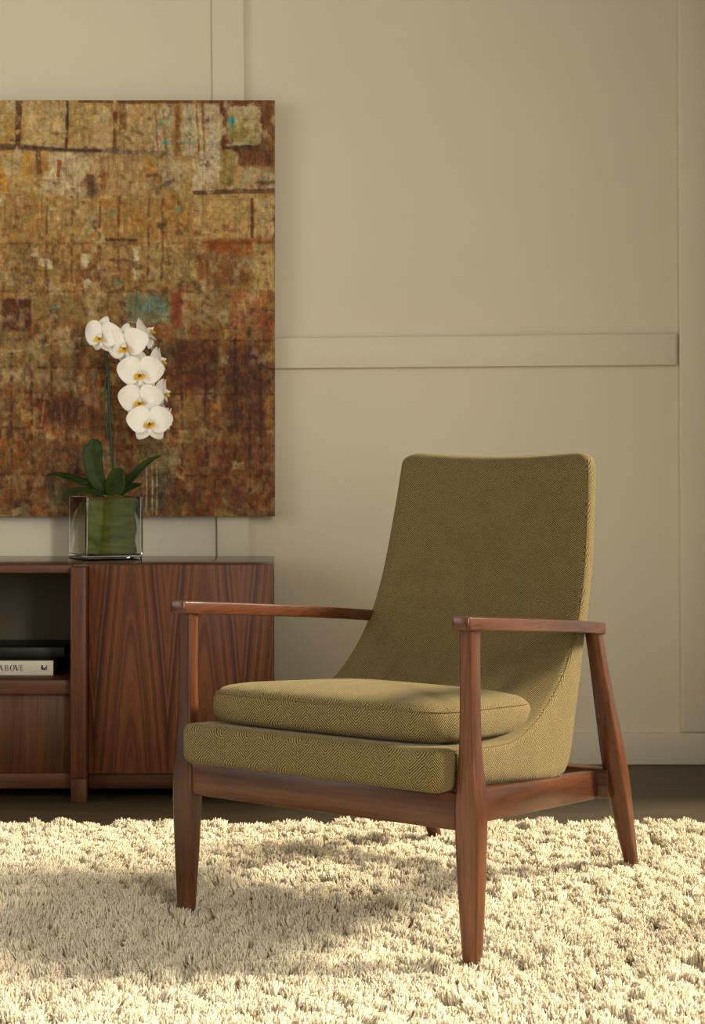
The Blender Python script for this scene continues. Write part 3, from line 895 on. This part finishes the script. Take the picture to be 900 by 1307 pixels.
# ------------------------------------------------------------------ painting
def noise2(x, y, seed, oct=4, gain=0.55):
    s = np.zeros_like(x); a = 1; t = 0
    for k in range(oct):
        s += a * vnoise(x * 2 ** k + 13.7 * k + 100, y * 2 ** k + 7.3 * k + 100, seed + k); t += a; a *= gain
    return s / t
PA_L, PA_R, PA_T, PA_B = -182, 351, 128, 659
PAY = 4.725
pa = tag(empty('painting', P(85, 659, PAY)), 'large abstract canvas in rust, ochre and cream patches hanging above the cabinet', 'painting')
def build_painting():
    xs = np.arange(PA_L, PA_R + 0.5, 1.0); ys = np.arange(PA_T, PA_B + 0.5, 1.0)
    X, Y = np.meshgrid(xs, ys)
    # colours as seen in the photo's sRGB
    def C(r, g, b): return np.array([r, g, b], float)
    img = np.zeros(X.shape + (3,))
    wx = X + (noise2(X / 22, Y / 22, 31, 3) - .5) * 12; wy = Y + (noise2(X / 22, Y / 22, 41, 3) - .5) * 12
    fine = noise2(X / 5.0, Y / 5.0, 51, 3)
    fine2 = noise2(X / 7.0, Y / 9.0, 57, 4, .7)
    streak_v = noise2(X / 2.2, Y / 26, 61, 3)
    streak_h = noise2(X / 30, Y / 2.4, 71, 3)
    med = noise2(X / 16, Y / 16, 81, 4)
    t = np.clip((Y - 128) / 531, 0, 1)
    def lerp(a, b, f): return a + (b - a) * f[..., None]
    top = C(150, 124, 74); mid = C(134, 100, 46); low = C(94, 66, 30)
    img[:] = lerp(lerp(np.broadcast_to(top, img.shape), np.broadcast_to(mid, img.shape), np.clip((t - .15) / .25, 0, 1)),
                  np.broadcast_to(low, img.shape), np.clip((t - .45) / .25, 0, 1))
    # cellular patchwork of warm browns
    for (sx, sy, seed, amt) in ((44, 40, 5, .75), (26, 24, 9, .65), (11, 26, 15, .6), (7, 9, 25, .5)):
        ix = np.floor((wx + 20 * np.sin(np.floor(wy / sy) * 2.3)) / sx).astype(int); iy = np.floor(wy / sy).astype(int)
        tabr = np.random.default_rng(seed).integers(0, 9, (128, 128))
        k = tabr[ix % 128, iy % 128]
        palT = np.array([[172, 156, 116], [154, 128, 74], [124, 86, 42], [166, 146, 100], [146, 110, 44], [104, 70, 38], [156, 118, 44], [178, 164, 130], [128, 120, 76]], float)
        palB = np.array([[118, 76, 30], [84, 46, 20], [56, 34, 24], [150, 112, 50], [118, 104, 60], [124, 58, 16], [78, 66, 46], [136, 122, 82], [140, 92, 34]], float)
        f = np.clip((t - .28) / .3, 0, 1)[..., None]
        pc = palT[k] * (1 - f) + palB[k] * f
        m = np.clip(noise2(X / 12, Y / 14, seed + 20, 3) * 2.6 - 0.85, 0, 1) * amt * (.5 + .5 * np.clip(t / .45, 0, 1))
        img = lerp(img, pc, m)
    def patch(x0, x1, y0, y1, c, a=0.85, soft=3.0, rag=1.0):
        nonlocal img
        dx = np.minimum(wx * .35 * rag + X * (1 - .35 * rag) - x0, x1 - (wx * .35 * rag + X * (1 - .35 * rag)))
        dy = np.minimum(wy * .35 * rag + Y * (1 - .35 * rag) - y0, y1 - (wy * .35 * rag + Y * (1 - .35 * rag)))
        d = np.minimum(dx, dy) + (fine - .5) * 5 * rag
        m = np.clip(d / soft, 0, 1) * a * np.clip(0.90 + (fine2 - .5) * 1.4 + (med - .5) * .8, 0.2, 1)
        img = lerp(img, np.broadcast_to(np.array(c, float), img.shape), m)
    def line(x0, y0, x1, y1, w, c, a=0.8, brk=0.3):
        nonlocal img
        L = math.hypot(x1 - x0, y1 - y0); ux, uy = (x1 - x0) / L, (y1 - y0) / L
        jx = (noise2(X / 14, Y / 14, 91, 2) - .5) * 2.2
        s = (X - x0) * ux + (Y - y0) * uy; d = np.abs(-(X - x0) * uy + (Y - y0) * ux + jx)
        m = np.clip((w - d) / 1.4 + .5, 0, 1) * (s > 0) * (s < L)
        m = m * a * np.clip((noise2(X / 7, Y / 7, 97, 3) - brk) * 5, 0, 1)
        img = lerp(img, np.broadcast_to(np.array(c, float), img.shape), m)
    rust, umber, cream, grey, teal = (124, 62, 20), (72, 42, 24), (168, 148, 104), (150, 140, 112), (74, 118, 108)
    # row one
    patch(-60, 20, 133, 188, (146, 116, 56), .8); patch(27, 84, 132, 189, (162, 138, 88), .95); patch(89, 144, 132, 191, (150, 126, 74), .9)
    patch(118, 143, 140, 190, (164, 148, 108), .6); patch(160, 198, 132, 192, (158, 134, 86), .95); patch(196, 222, 134, 200, (156, 146, 112), .85)
    patch(231, 282, 132, 200, (160, 150, 118), .95); patch(280, 351, 130, 196, (92, 54, 24), .9); patch(222, 232, 132, 200, (104, 60, 28), .8)
    patch(289, 334, 135, 187, (152, 142, 104), .95, 2); patch(290, 330, 155, 182, (124, 112, 52), .9); patch(291, 299, 149, 156, (28, 128, 124), 1, 1); patch(293, 297, 156, 163, (44, 128, 118), .8, 1)
    for x in (-140, -96, -52, 23.5): line(x, 128, x, 190, 4, umber, .85, .2)
    line(86, 128, 85, 190, 1.8, (62, 42, 26), .95, .15); line(147, 140, 146, 190, 2.5, (98, 58, 34), .85); line(156, 128, 156, 178, 4, (120, 80, 48), .8)
    line(-182, 189, 20, 188, 3.5, umber, .8, .2); line(0, 187, 70, 190, 3.5, (84, 64, 46), .9, .1); line(60, 190, 210, 196, 3, (100, 88, 72), .85, .15); line(30, 188, 130, 193, 1.8, (60, 44, 34), .9, .1)
    for x in (198, 208): line(x, 140, x + 4, 196, 1.0, (130, 78, 36), .9, .15)
    for x, e in ((250, 205), (258, 236)): line(x, 130, x + 5, e, 1.3, (128, 70, 30), .95, .1)
    line(282, 132, 286, 200, 2.5, (80, 48, 28), .8); line(180, 129, 351, 130, 2.5, (96, 54, 22), .9, .15); line(100, 129, 180, 130, 2, (80, 50, 26), .8, .2)
    line(225, 180, 280, 184, 1.2, (94, 140, 120), .8, .3); line(288, 189, 330, 188, 3, (66, 46, 32), .9, .15)
    # row two
    patch(-100, 0, 196, 250, (156, 128, 70), .8); patch(0, 47, 193, 248, (160, 134, 80), .9); patch(28, 42, 192, 226, (168, 116, 26), .7); patch(0, 12, 215, 250, (168, 110, 24), .6)
    patch(54, 112, 195, 250, (168, 152, 116), .9); patch(53, 62, 192, 220, (160, 116, 36), .8); patch(116, 200, 196, 250, (146, 118, 76), .75); patch(184, 196, 197, 225, (172, 120, 26), .8)
    patch(205, 232, 205, 240, (150, 140, 112), .7); patch(245, 282, 192, 246, (170, 158, 126), .95); patch(281, 300, 190, 236, (126, 116, 62), .95); patch(302, 351, 190, 214, (88, 48, 22), .95)
    patch(306, 351, 214, 240, (146, 134, 102), .8); line(246, 246, 351, 243, 3, (80, 58, 42), .85, .15); line(49, 192, 50, 226, 3, (92, 60, 36), .9, .15); line(115, 222, 115, 250, 4, (84, 58, 40), .9, .1)
    line(76, 204, 74, 226, 2.5, (126, 64, 26), .9, .1); line(135, 220, 128, 252, 4, (116, 66, 32), .7, .3)
    # row three / four
    patch(130, 245, 252, 310, (140, 104, 46), .8); patch(0, 60, 250, 300, (132, 98, 46), .7); patch(60, 125, 252, 312, (150, 122, 66), .75); patch(247, 322, 250, 306, (158, 130, 76), .95)
    patch(324, 351, 250, 305, (164, 144, 98), .95); line(322, 252, 322, 304, 2, (82, 48, 26), .9, .1); patch(262, 351, 303, 328, (126, 60, 16), .95, 6); patch(250, 320, 320, 366, (104, 66, 28), .85, 6)
    patch(321, 351, 310, 372, (154, 132, 78), .95); line(130, 306, 176, 307, 2, (70, 46, 24), .9, .1); patch(186, 250, 318, 366, (128, 112, 62), .7); patch(10, 50, 306, 370, (110, 90, 48), .7)
    for x, y in ((60, 336), (64, 338), (44, 322), (109, 330), (107, 336), (173, 322), (172, 328), (175, 351), (178, 353), (110, 362), (113, 360), (52, 334)): patch(x - 5, x + 5, y - 7, y + 7, (178, 164, 126), 1, 2.5)
    for x in (60, 92, 128, 152, 190, 208): line(x, 250, x - 1, 360, 1.6, (90, 54, 24), .75, .35)
    line(-180, 372, 351, 372, 2, (92, 58, 26), .7, .35); line(0, 311, 351, 310, 1.6, (96, 60, 28), .6, .35)
    patch(160, 218, 374, 412, (96, 104, 76), .9); patch(170, 214, 378, 400, (66, 104, 98), .7, 6); patch(0, 42, 380, 424, (66, 32, 16), .9); patch(40, 160, 376, 410, (112, 96, 52), .6)
    patch(218, 232, 372, 420, (118, 50, 20), .85); patch(232, 244, 372, 420, (150, 116, 76), .7); patch(292, 340, 368, 420, (132, 84, 48), .85); patch(246, 292, 366, 416, (118, 98, 58), .7)
    patch(168, 214, 412, 430, (114, 50, 16), .9, 5); patch(200, 222, 418, 436, (122, 78, 30), .8)
    # lower field
    patch(0, 100, 430, 500, (112, 94, 54), .75, 8); patch(0, 70, 470, 492, (132, 112, 70), .6, 6); patch(44, 112, 500, 546, (70, 32, 14), .85, 8); patch(112, 134, 480, 560, (92, 48, 16), .8, 6)
    patch(222, 282, 430, 500, (72, 36, 18), .85, 6); patch(282, 342, 436, 560, (66, 34, 20), .8, 8); patch(334, 351, 400, 440, (110, 46, 16), .8, 5); patch(336, 351, 500, 545, (134, 96, 36), .8, 4)
    patch(222, 254, 500, 560, (128, 96, 40), .7, 6); patch(170, 214, 556, 600, (104, 92, 58), .85, 6); patch(185, 214, 600, 655, (70, 66, 46), .85, 5); patch(50, 110, 560, 640, (80, 52, 28), .7, 8)
    patch(60, 92, 610, 650, (68, 62, 46), .8, 6); patch(0, 60, 560, 612, (104, 68, 26), .7, 8); patch(240, 351, 560, 655, (86, 42, 16), .7, 10); patch(296, 312, 588, 600, (160, 140, 96), .95, 3); patch(280, 292, 452, 466, (150, 118, 88), .7, 3)
    patch(310, 340, 610, 632, (150, 126, 80), .45, 4); patch(60, 92, 418, 436, (148, 128, 88), .7, 4)
    for x in (187, 194, 200): line(x, 592, x, 657, 0.9, (168, 150, 108), .85, .1)
    for x in (14, 40, 66, 98, 118, 232, 262, 274, 300, 318, 332): line(x, 410 + (x * 7) % 60, x + 1, 600 + (x * 5) % 50, 1.8, (52, 28, 14), .7, .4)
    for y in (432, 468, 500, 545, 604): line(-180, y, 351, y + 3, 1.6, (60, 32, 14), .65, .42)
    line(52, 545, 58, 505, 1, (160, 116, 64), .7, .1); line(0, 452, 110, 430, 1.2, (150, 126, 86), .7, .25)
    for x, y in ((122, 478), (131, 500), (70, 392), (66, 402), (150, 360), (145, 272), (228, 268), (205, 160), (212, 182)): patch(x - 5, x + 5, y - 3, y + 3, (60, 124, 104), .8, 2)
    # scraped streaks and grain
    f1 = np.clip((streak_v - .62) * 4, 0, 1) * .55; img = lerp(img, img * 0.55, f1)
    f2 = np.clip((streak_h - .64) * 4, 0, 1) * .5; img = lerp(img, img * 0.6 + C(30, 12, 0), f2)
    f3 = np.clip((noise2(X / 3, Y / 14, 131, 3) - .64) * 5, 0, 1) * .5; img = lerp(img, np.minimum(img * 1.25 + 18, 200), f3)
    f4 = np.clip((noise2(X / 10, Y / 7, 141, 4) - .60) * 6, 0, 1) * (.3 + .2 * t); img = lerp(img, np.broadcast_to(C(118, 58, 16), img.shape), f4)
    f5 = np.clip((noise2(X / 12, Y / 9, 151, 4) - .64) * 6, 0, 1) * .55; img = lerp(img, np.broadcast_to(C(60, 36, 22), img.shape), f5)
    f6 = np.clip((noise2(X / 13, Y / 17, 161, 5, .62) - .56) * 7, 0, 1) * .8 * np.clip((noise2(X / 60, Y / 50, 171, 2) - .38) * 4, 0, 1) * (0.2 + .8 * (1 - t)); img = lerp(img, np.broadcast_to(C(168, 156, 118), img.shape), f6)
    g = np.clip((noise2(X / 5, Y / 7, 191, 4, .7) - .54) * 8, 0, 1) * (.22 + .26 * t); img = lerp(img, img * .52 + C(8, 2, 0), g)      # scraped-through dark underpaint
    g = np.clip((noise2(X / 6, Y / 11, 201, 4, .7) - .56) * 8, 0, 1) * (.30 + .1 * t); img = lerp(img, img * .6 + C(74, 66, 46), g)     # dry pale drag marks
    g = np.clip((noise2(X / 16, Y / 12, 211, 4, .6) - .62) * 8, 0, 1) * .35; img = lerp(img, np.broadcast_to(C(112, 112, 72), img.shape), g)
    lum = img.mean(-1, keepdims=True); img = lum + (img - lum) * .95; img = img * C(.985, .975, 1.0); img = (img - 100) * 1.12 + 104
    img *= (0.80 + 0.40 * fine)[..., None]
    img = np.clip(img, 8, 215) / 255.0
    l = np.where(img <= .04045, img / 12.92, ((img + .055) / 1.055) ** 2.4) * PAINT_GAIN
    h, w = X.shape
    k = PAY / F_PX
    relief = (fine - .5) * .0006 + (streak_v - .5) * .0006
    V = np.stack([(X - 85) * k, -relief, (PA_B - Y) * k], -1).reshape(-1, 3)
    idx = np.arange(h * w).reshape(h, w)
    Fq = np.stack([idx[:-1, :-1], idx[1:, :-1], idx[1:, 1:], idx[:-1, 1:]], -1).reshape(-1, 4)
    me = bpy.data.meshes.new('painted_canvas')
    me.vertices.add(len(V)); me.vertices.foreach_set('co', V.astype(np.float32).ravel())
    me.loops.add(Fq.size); me.loops.foreach_set('vertex_index', Fq.astype(np.int32).ravel())
    me.polygons.add(len(Fq)); me.polygons.foreach_set('loop_start', np.arange(0, Fq.size, 4, dtype=np.int32))
    me.update(calc_edges=True); me.validate()
    ca = me.color_attributes.new('paint', 'FLOAT_COLOR', 'POINT')
    ca.data.foreach_set('color', np.concatenate([l.reshape(-1, 3), np.ones((h * w, 1))], 1).astype(np.float32).ravel())
    m, nt, b = new_mat('layered_paint')
    at = N(nt, 'ShaderNodeAttribute', attribute_name='paint')
    tc = N(nt, 'ShaderNodeTexCoord')
    nz = N(nt, 'ShaderNodeTexNoise'); nz.inputs['Scale'].default_value = 260; nz.inputs['Detail'].default_value = 3
    nt.links.new(tc.outputs['Object'], nz.inputs['Vector'])
    r = ramp(nt, [(0.3, (0.8, 0.8, 0.8, 1)), (0.7, (1.15, 1.15, 1.15, 1))]); nt.links.new(nz.outputs[0], r.inputs[0])
    nt.links.new(mix_col(nt, 1.0, at.outputs['Color'], r.outputs[0], 'MULTIPLY'), b.inputs['Base Color'])
    b.inputs['Roughness'].default_value = 0.6; b.inputs['Specular IOR Level'].default_value = 0.25
    link_mesh('painted_canvas', me, m, pa)
    x0, x1, z1 = (PA_L - 85) * k, (PA_R - 85) * k, (PA_B - PA_T) * k
    box('stretcher_frame', x0, x1, 0.001, 0.036, 0, z1, simple('canvas_edge', (0.10, 0.05, 0.022, 1), .7, .2, nscale=20, noise_amt=.5), pa, bev=0.001)
PAINT_GAIN = 1.25
build_painting()

# ------------------------------------------------------------------ glass vase, leaf lining, orchid
VC = Vector((-0.524, 4.44, CZT))            # front corner of the vase
VROT = math.radians(24.5); VS = 0.163; VH = 0.170
ux = Vector((math.cos(VROT), math.sin(VROT), 0)); uy = Vector((-math.sin(VROT), math.cos(VROT), 0))
vcen = VC + ux * VS / 2 + uy * VS / 2
def glass():
    m, nt, b = new_mat('clear_glass')
    b.inputs['Base Color'].default_value = (0.985, 0.99, 0.97, 1)
    b.inputs['Roughness'].default_value = 0.0
    b.inputs['IOR'].default_value = 1.48
    b.inputs['Transmission Weight'].default_value = 1.0
    return m
def vase():
    o_, i_ = VS / 2, VS / 2 - 0.0055
    n = 3
    rings = []
    for hh, z, r in ((o_ - .003, 0, .006), (o_, .003, .007), (o_, VH - .002, .007), (o_ - .0015, VH, .006), (i_ + .0012, VH, .005), (i_, VH - .002, .005), (i_, .016, .005), (i_ - .004, .0125, .004)):
        rings.append(rrect_ring(0, 0, z, hh, hh, r, n))
    me = mesh_from(*loft(rings))
    o = link_mesh('square_glass_vase', me, glass())
    o.location = vcen; o.rotation_euler = (0, 0, VROT)
    sharp(o, 35)
    return tag(o, 'square clear glass vase holding the white orchid on the cabinet top', 'vase')
vase()

def leafgreen(name, c1, c2, rough=0.4, scale=(20, 20, 6), sub=0.0):
    m, nt, b = new_mat(name)
    tc = N(nt, 'ShaderNodeTexCoord'); mp = N(nt, 'ShaderNodeMapping'); mp.inputs['Scale'].default_value = scale
    nt.links.new(tc.outputs['Object'], mp.inputs[0])
    nz = N(nt, 'ShaderNodeTexNoise'); nz.inputs['Scale'].default_value = 1; nz.inputs['Detail'].default_value = 4; nz.inputs['Distortion'].default_value = 1.2
    nt.links.new(mp.outputs[0], nz.inputs['Vector'])
    r = ramp(nt, [(0.3, c1), (0.7, c2)]); nt.links.new(nz.outputs[0], r.inputs[0]); nt.links.new(r.outputs[0], b.inputs['Base Color'])
    b.inputs['Roughness'].default_value = rough
    b.inputs['Specular IOR Level'].default_value = 0.18
    if sub:
        b.inputs['Subsurface Weight'].default_value = sub; b.inputs['Subsurface Radius'].default_value = (.01, .01, .008)
    bump(nt, b, nz.outputs[0], 0.25, 0.002)
    return m
M_LIN = leafgreen('folded_leaf', (0.062, 0.076, 0.002, 1), (0.150, 0.168, 0.007, 1), 0.6, (9, 9, 46))
M_LEAF = leafgreen('orchid_leaf', (0.014, 0.028, 0.004, 1), (0.032, 0.056, 0.008, 1), 0.5, (30, 30, 30))
M_STEM = simple('orchid_stem', (0.030, 0.060, 0.022, 1), 0.45, 0.4, nscale=60, noise_amt=.3)
M_STAKE = simple('stake_green', (0.010, 0.055, 0.042, 1), 0.5, 0.4, nscale=60, noise_amt=.25)
M_MOSS = simple('sphagnum_moss', (0.14, 0.085, 0.015, 1), 0.9, 0.1, nscale=120, noise_amt=.6, bumpy=.8)
M_PET = simple('orchid_petal', (0.93, 0.905, 0.84, 1), 0.5, 0.25, nscale=40, noise_amt=.03)
M_YEL = simple('orchid_lip_yellow', (0.72, 0.46, 0.03, 1), 0.5, 0.3, nscale=90, noise_amt=.25)
M_ORA = simple('orchid_lip_orange', (0.42, 0.10, 0.012, 1), 0.5, 0.3, nscale=120, noise_amt=.4)

# rolled leaf that lines the vase
def lining():
    rings = []
    Z = [0.0135, .02, .035, .05, .065, .08, .095, .11, .125, .14, .152, .160, .164]
    def half(z): return 0.0695 + 0.003 * math.sin(z * 90) + (-.006 if z > .16 else 0) + (-.003 if z < .02 else 0)
    for z in Z:
        h_ = half(z)
        ring = rrect_ring(-0.0005, 0.0, z, h_, h_, 0.022, 6)
        for i, p in enumerate(ring):
            wob = 0.0018 * math.sin(i * .9 + z * 70)
            d = Vector((p.x, p.y, 0)).normalized(); ring[i] = p + d * min(wob, .0015)
        rings.append(ring)
    rings.append(rrect_ring(-.004, 0, .158, .055, .055, .02, 6)); 
    me = mesh_from(*loft(rings))
    o = link_mesh('leaf_wrapped_pot', me, M_LIN); o.location = vcen + Vector((0, 0, 0.0)); o.rotation_euler = (0, 0, VROT)
    tag(o, 'broad green leaf wrapped round the orchid pot inside the glass vase', 'plant pot')
lining()

OY = vcen.y
orch = tag(empty('orchid_plant', (vcen.x, vcen.y, CZT + 0.158)), 'white moth orchid with an arching flower spike rising from the glass vase', 'orchid')
OL = Vector(orch.location)
def O(px, py, dy=0.0): return P(px, py, OY + dy) - OL

def leaf(path, widths, fold=0.25, nrm=(0, -1, 0.3), name='leaf'):
    c = [Vector(p) for p in catmull([tuple(p) for p in path], 22)]
    W = [w[0] for w in catmull([(w,) for w in widths], 22)]
    V, Fc = [], []
    nv = Vector(nrm)
    m = 7
    for i, p in enumerate(c):
        t = (c[min(i + 1, 21)] - c[max(i - 1, 0)]).normalized()
        a = t.cross(nv).normalized(); b = a.cross(t).normalized()
        for j in range(m):
            q = -1 + 2 * j / (m - 1)
            V.append(p + a * (q * max(W[i], 5e-4)) + b * (abs(q) * fold * max(W[i], 5e-4)))
    for i in range(21):
        for j in range(m - 1):
            a = i * m + j; Fc.append((a, a + 1, a + m + 1, a + m))
    o = link_mesh(name, mesh_from(V, Fc), M_LEAF, orch)
    s = o.modifiers.new('thick', 'SOLIDIFY'); s.thickness = 0.0025; s.offset = 0
    return o
leaf([O(140, 634), O(124, 612), O(118, 585), O(119, 568), O(117, 561)], [.010, .022, .027, .024, .006], .25)
leaf([O(138, 634), O(118, 622), O(92, 612), O(72, 607), O(58, 608, -.03)], [.012, .017, .017, .012, .002], .3, (0, -.5, 1))
leaf([O(146, 634), O(163, 616), O(178, 600), O(192, 588), O(206, 581, -.01)], [.012, .014, .012, .008, .001], .3, (0, -.75, .7))
leaf([O(142, 634, -.01), O(147, 622, -.02), O(152, 608, -.03), O(158, 601, -.04)], [.016, .028, .026, .012], .3, (-.2, -1, .1))
leaf([O(134, 632, -.02), O(118, 628, -.03), O(100, 627, -.03), O(86, 630, -.035), O(79, 637, -.04)], [.012, .012, .012, .010, .004], .2, (0, -.6, .8))
leaf([O(150, 634, .01), O(164, 624, .02), O(174, 620, .03), O(181, 618, .035)], [.010, .012, .010, .002], .3, (0, -.6, .8))
def moss():
    bm = bmesh.new(); bmesh.ops.create_icosphere(bm, subdivisions=4, radius=1)
    for v in bm.verts:
        n_ = 0.12 * math.sin(v.co.x * 9 + v.co.y * 7) + .1 * math.sin(v.co.z * 12 + v.co.x * 11)
        v.co = Vector((v.co.x * .052, v.co.y * .052, v.co.z * .014)) * (1 + n_)
    me = bpy.data.meshes.new('moss'); bm.to_mesh(me); bm.free()
    o = link_mesh('moss', me, M_MOSS, orch); o.location = (0.012, 0, 0.004)
moss()
# spike, arching over to the right, and its support stake
spike = [O(146, 636), O(144, 600), O(141, 560), O(138.5, 510), O(137, 470), O(137, 446, .005), O(142, 435, .012), O(156, 428, .02), O(172, 431, .02), O(187, 443, .02), O(198, 462, .02), O(205, 485, .015), O(207, 515, .01), O(206, 540, 0)]
cp = [tuple(p) for p in catmull([tuple(p) for p in spike], 60)]
tube_obj('flower_spike', cp, [0.0032 - 0.0014 * i / 59 for i in range(60)], M_STEM, orch, 8)
tube_obj('support_stake', [O(147, 636, -.008), O(142, 560, -.007), O(138, 480, -.006), O(137, 452, -.005)], 0.0026, M_STAKE, orch, 8)
tube_obj('aerial_stalk', [tuple(p) for p in catmull([tuple(O(139, 560, -.004)), tuple(O(134.5, 535, -.006)), tuple(O(133, 505, -.006)), tuple(O(135.5, 482, -.006))], 14)], 0.0019, M_STEM, orch, 7)
tube_obj('stake_tie', [O(134.5, 480, -.012), O(139.5, 481, -.013)], 0.0024, M_STAKE, orch, 7)

def petal_mesh(L, W, p, q, cup, back, ruff=0.0, tip=0.0):
    n, m = 14, 11
    V, Fc = [], []
    for i in range(n + 1):
        s = i / n
        hw = W * (max(0.0, math.sin(math.pi * min(1, s * .965 + .02) ** p)) ** q)
        for j in range(m):
            u = -1 + 2 * j / (m - 1)
            x = L * s - (abs(u) ** 2.2) * hw * 0.10
            z = back * s * s * L + cup * (u * u) * hw + ruff * math.sin(u * 3 + s * 5) * hw + .12 * L * math.sin(s * 3.1)
            V.append((x, hw * u, z))
    for i in range(n):
        for j in range(m - 1):
            a = i * m + j; Fc.append((a, a + 1, a + m + 1, a + m))
    me = mesh_from(V, Fc)
    if M_PET: me.materials.append(M_PET)
    me.polygons.foreach_set('use_smooth', [True] * len(me.polygons))
    return me
ME_PETAL = petal_mesh(.062, .0375, .80, .55, .10, -.22, .03)
ME_SEPAL = petal_mesh(.056, .0210, .85, .62, .12, -.20)
def lobe_mesh(L, W, curl, mat, p=.8):
    n, m = 8, 5; V, Fc = [], []
    for i in range(n + 1):
        s = i / n; hw = W * (math.sin(math.pi * min(1, s * .93 + .05) ** p)) ** .7
        for j in range(m):
            u = -1 + 2 * j / (m - 1); V.append((L * s, hw * u, curl * s * s * L + .35 * u * u * hw))
    for i in range(n):
        for j in range(m - 1):
            a = i * m + j; Fc.append((a, a + 1, a + m + 1, a + m))
    me = mesh_from(V, Fc); me.materials.append(mat); me.polygons.foreach_set('use_smooth', [True] * len(me.polygons))
    return me
ME_LIPY = lobe_mesh(.018, .0085, .25, M_YEL)
ME_LIPW = lobe_mesh(.015, .0065, 1.1, M_PET)
ME_LIPO = lobe_mesh(.015, .0055, -.1, M_ORA)
def column_mesh():
    bm = bmesh.new(); bmesh.ops.create_uvsphere(bm, u_segments=10, v_segments=8, radius=1)
    for v in bm.verts: v.co = Vector((v.co.x * .0042, v.co.y * .0055 + .002, v.co.z * .0075 + .010))
    me = bpy.data.meshes.new('column'); bm.to_mesh(me); bm.free(); me.materials.append(M_PET)
    me.polygons.foreach_set('use_smooth', [True] * len(me.polygons))
    return me
ME_COL = column_mesh()
def sub(name, me, parent, ang, tilt=0.0, off=(0, 0, 0), roll=0.0, scale=1.0, thick=0.0007):
    o = bpy.data.objects.new(name, me); col.objects.link(o); o.parent = parent
    o.matrix_local = Matrix.Translation(off) @ Matrix.Rotation(math.radians(ang), 4, 'Z') @ Matrix.Rotation(math.radians(-tilt), 4, 'Y') @ Matrix.Rotation(math.radians(roll), 4, 'X') @ Matrix.Scale(scale, 4)
    sm = o.modifiers.new('thick', 'SOLIDIFY'); sm.thickness = thick; sm.offset = 0
    return o
def flower(px, py, dy, yaw, pitch, roll, size, grow=0.0):
    """yaw: + turns the face to the photo's right"""
    f = bpy.data.objects.new('flower', ME_COL); col.objects.link(f); f.parent = orch
    # local frame: z = facing, y = up, x = right
    base = Matrix(((1, 0, 0), (0, 0, -1), (0, 1, 0))).to_4x4()
    R = Matrix.Rotation(math.radians(yaw), 4, 'Z') @ Matrix.Rotation(math.radians(pitch), 4, 'X') @ base @ Matrix.Rotation(math.radians(roll), 4, 'Z')
    f.matrix_local = Matrix.Translation(O(px, py, dy)) @ R @ Matrix.Scale(size, 4)
    sub('sepal', ME_SEPAL, f, 90, -8, (0, .002, -.003))
    sub('sepal', ME_SEPAL, f, -52, -10, (0, -.002, -.004)); sub('sepal', ME_SEPAL, f, -128, -10, (0, -.002, -.004))
    sub('petal', ME_PETAL, f, 8, 2, (.001, .002, 0), 4); sub('petal', ME_PETAL, f, 172, 2, (-.001, .002, 0), -4)
    sub('lip', ME_LIPO, f, -90, 55, (0, -.004, .004)); sub('lip', ME_LIPY, f, -28, 24, (.001, -.0085, .008), 0); sub('lip', ME_LIPY, f, -152, 24, (-.001, -.0085, .008), 0)
    sub('lip', ME_LIPW, f, 10, 50, (.003, -.002, .003)); sub('lip', ME_LIPW, f, 170, 50, (-.003, -.002, .003))
    return f
#        px   py   dy    yaw pitch roll size
flower(130, 428, -.030, -24, 4, -8, .94)
flower(161, 440, -.052, -24, 6, 6, 1.05)
flower(179, 475, -.062, 0, 2, 0, 1.03)
flower(179, 510, -.054, -4, 6, 0, 1.00)
flower(191, 538, -.085, 4, -6, 0, 1.00)
flower(187, 424, .010, 86, -40, 0, .96)
flower(203, 460, .012, 82, -18, 0, .84)
flower(208, 500, .012, 82, -6, 0, .84)
flower(212, 536, .000, 78, 4, 0, .80)
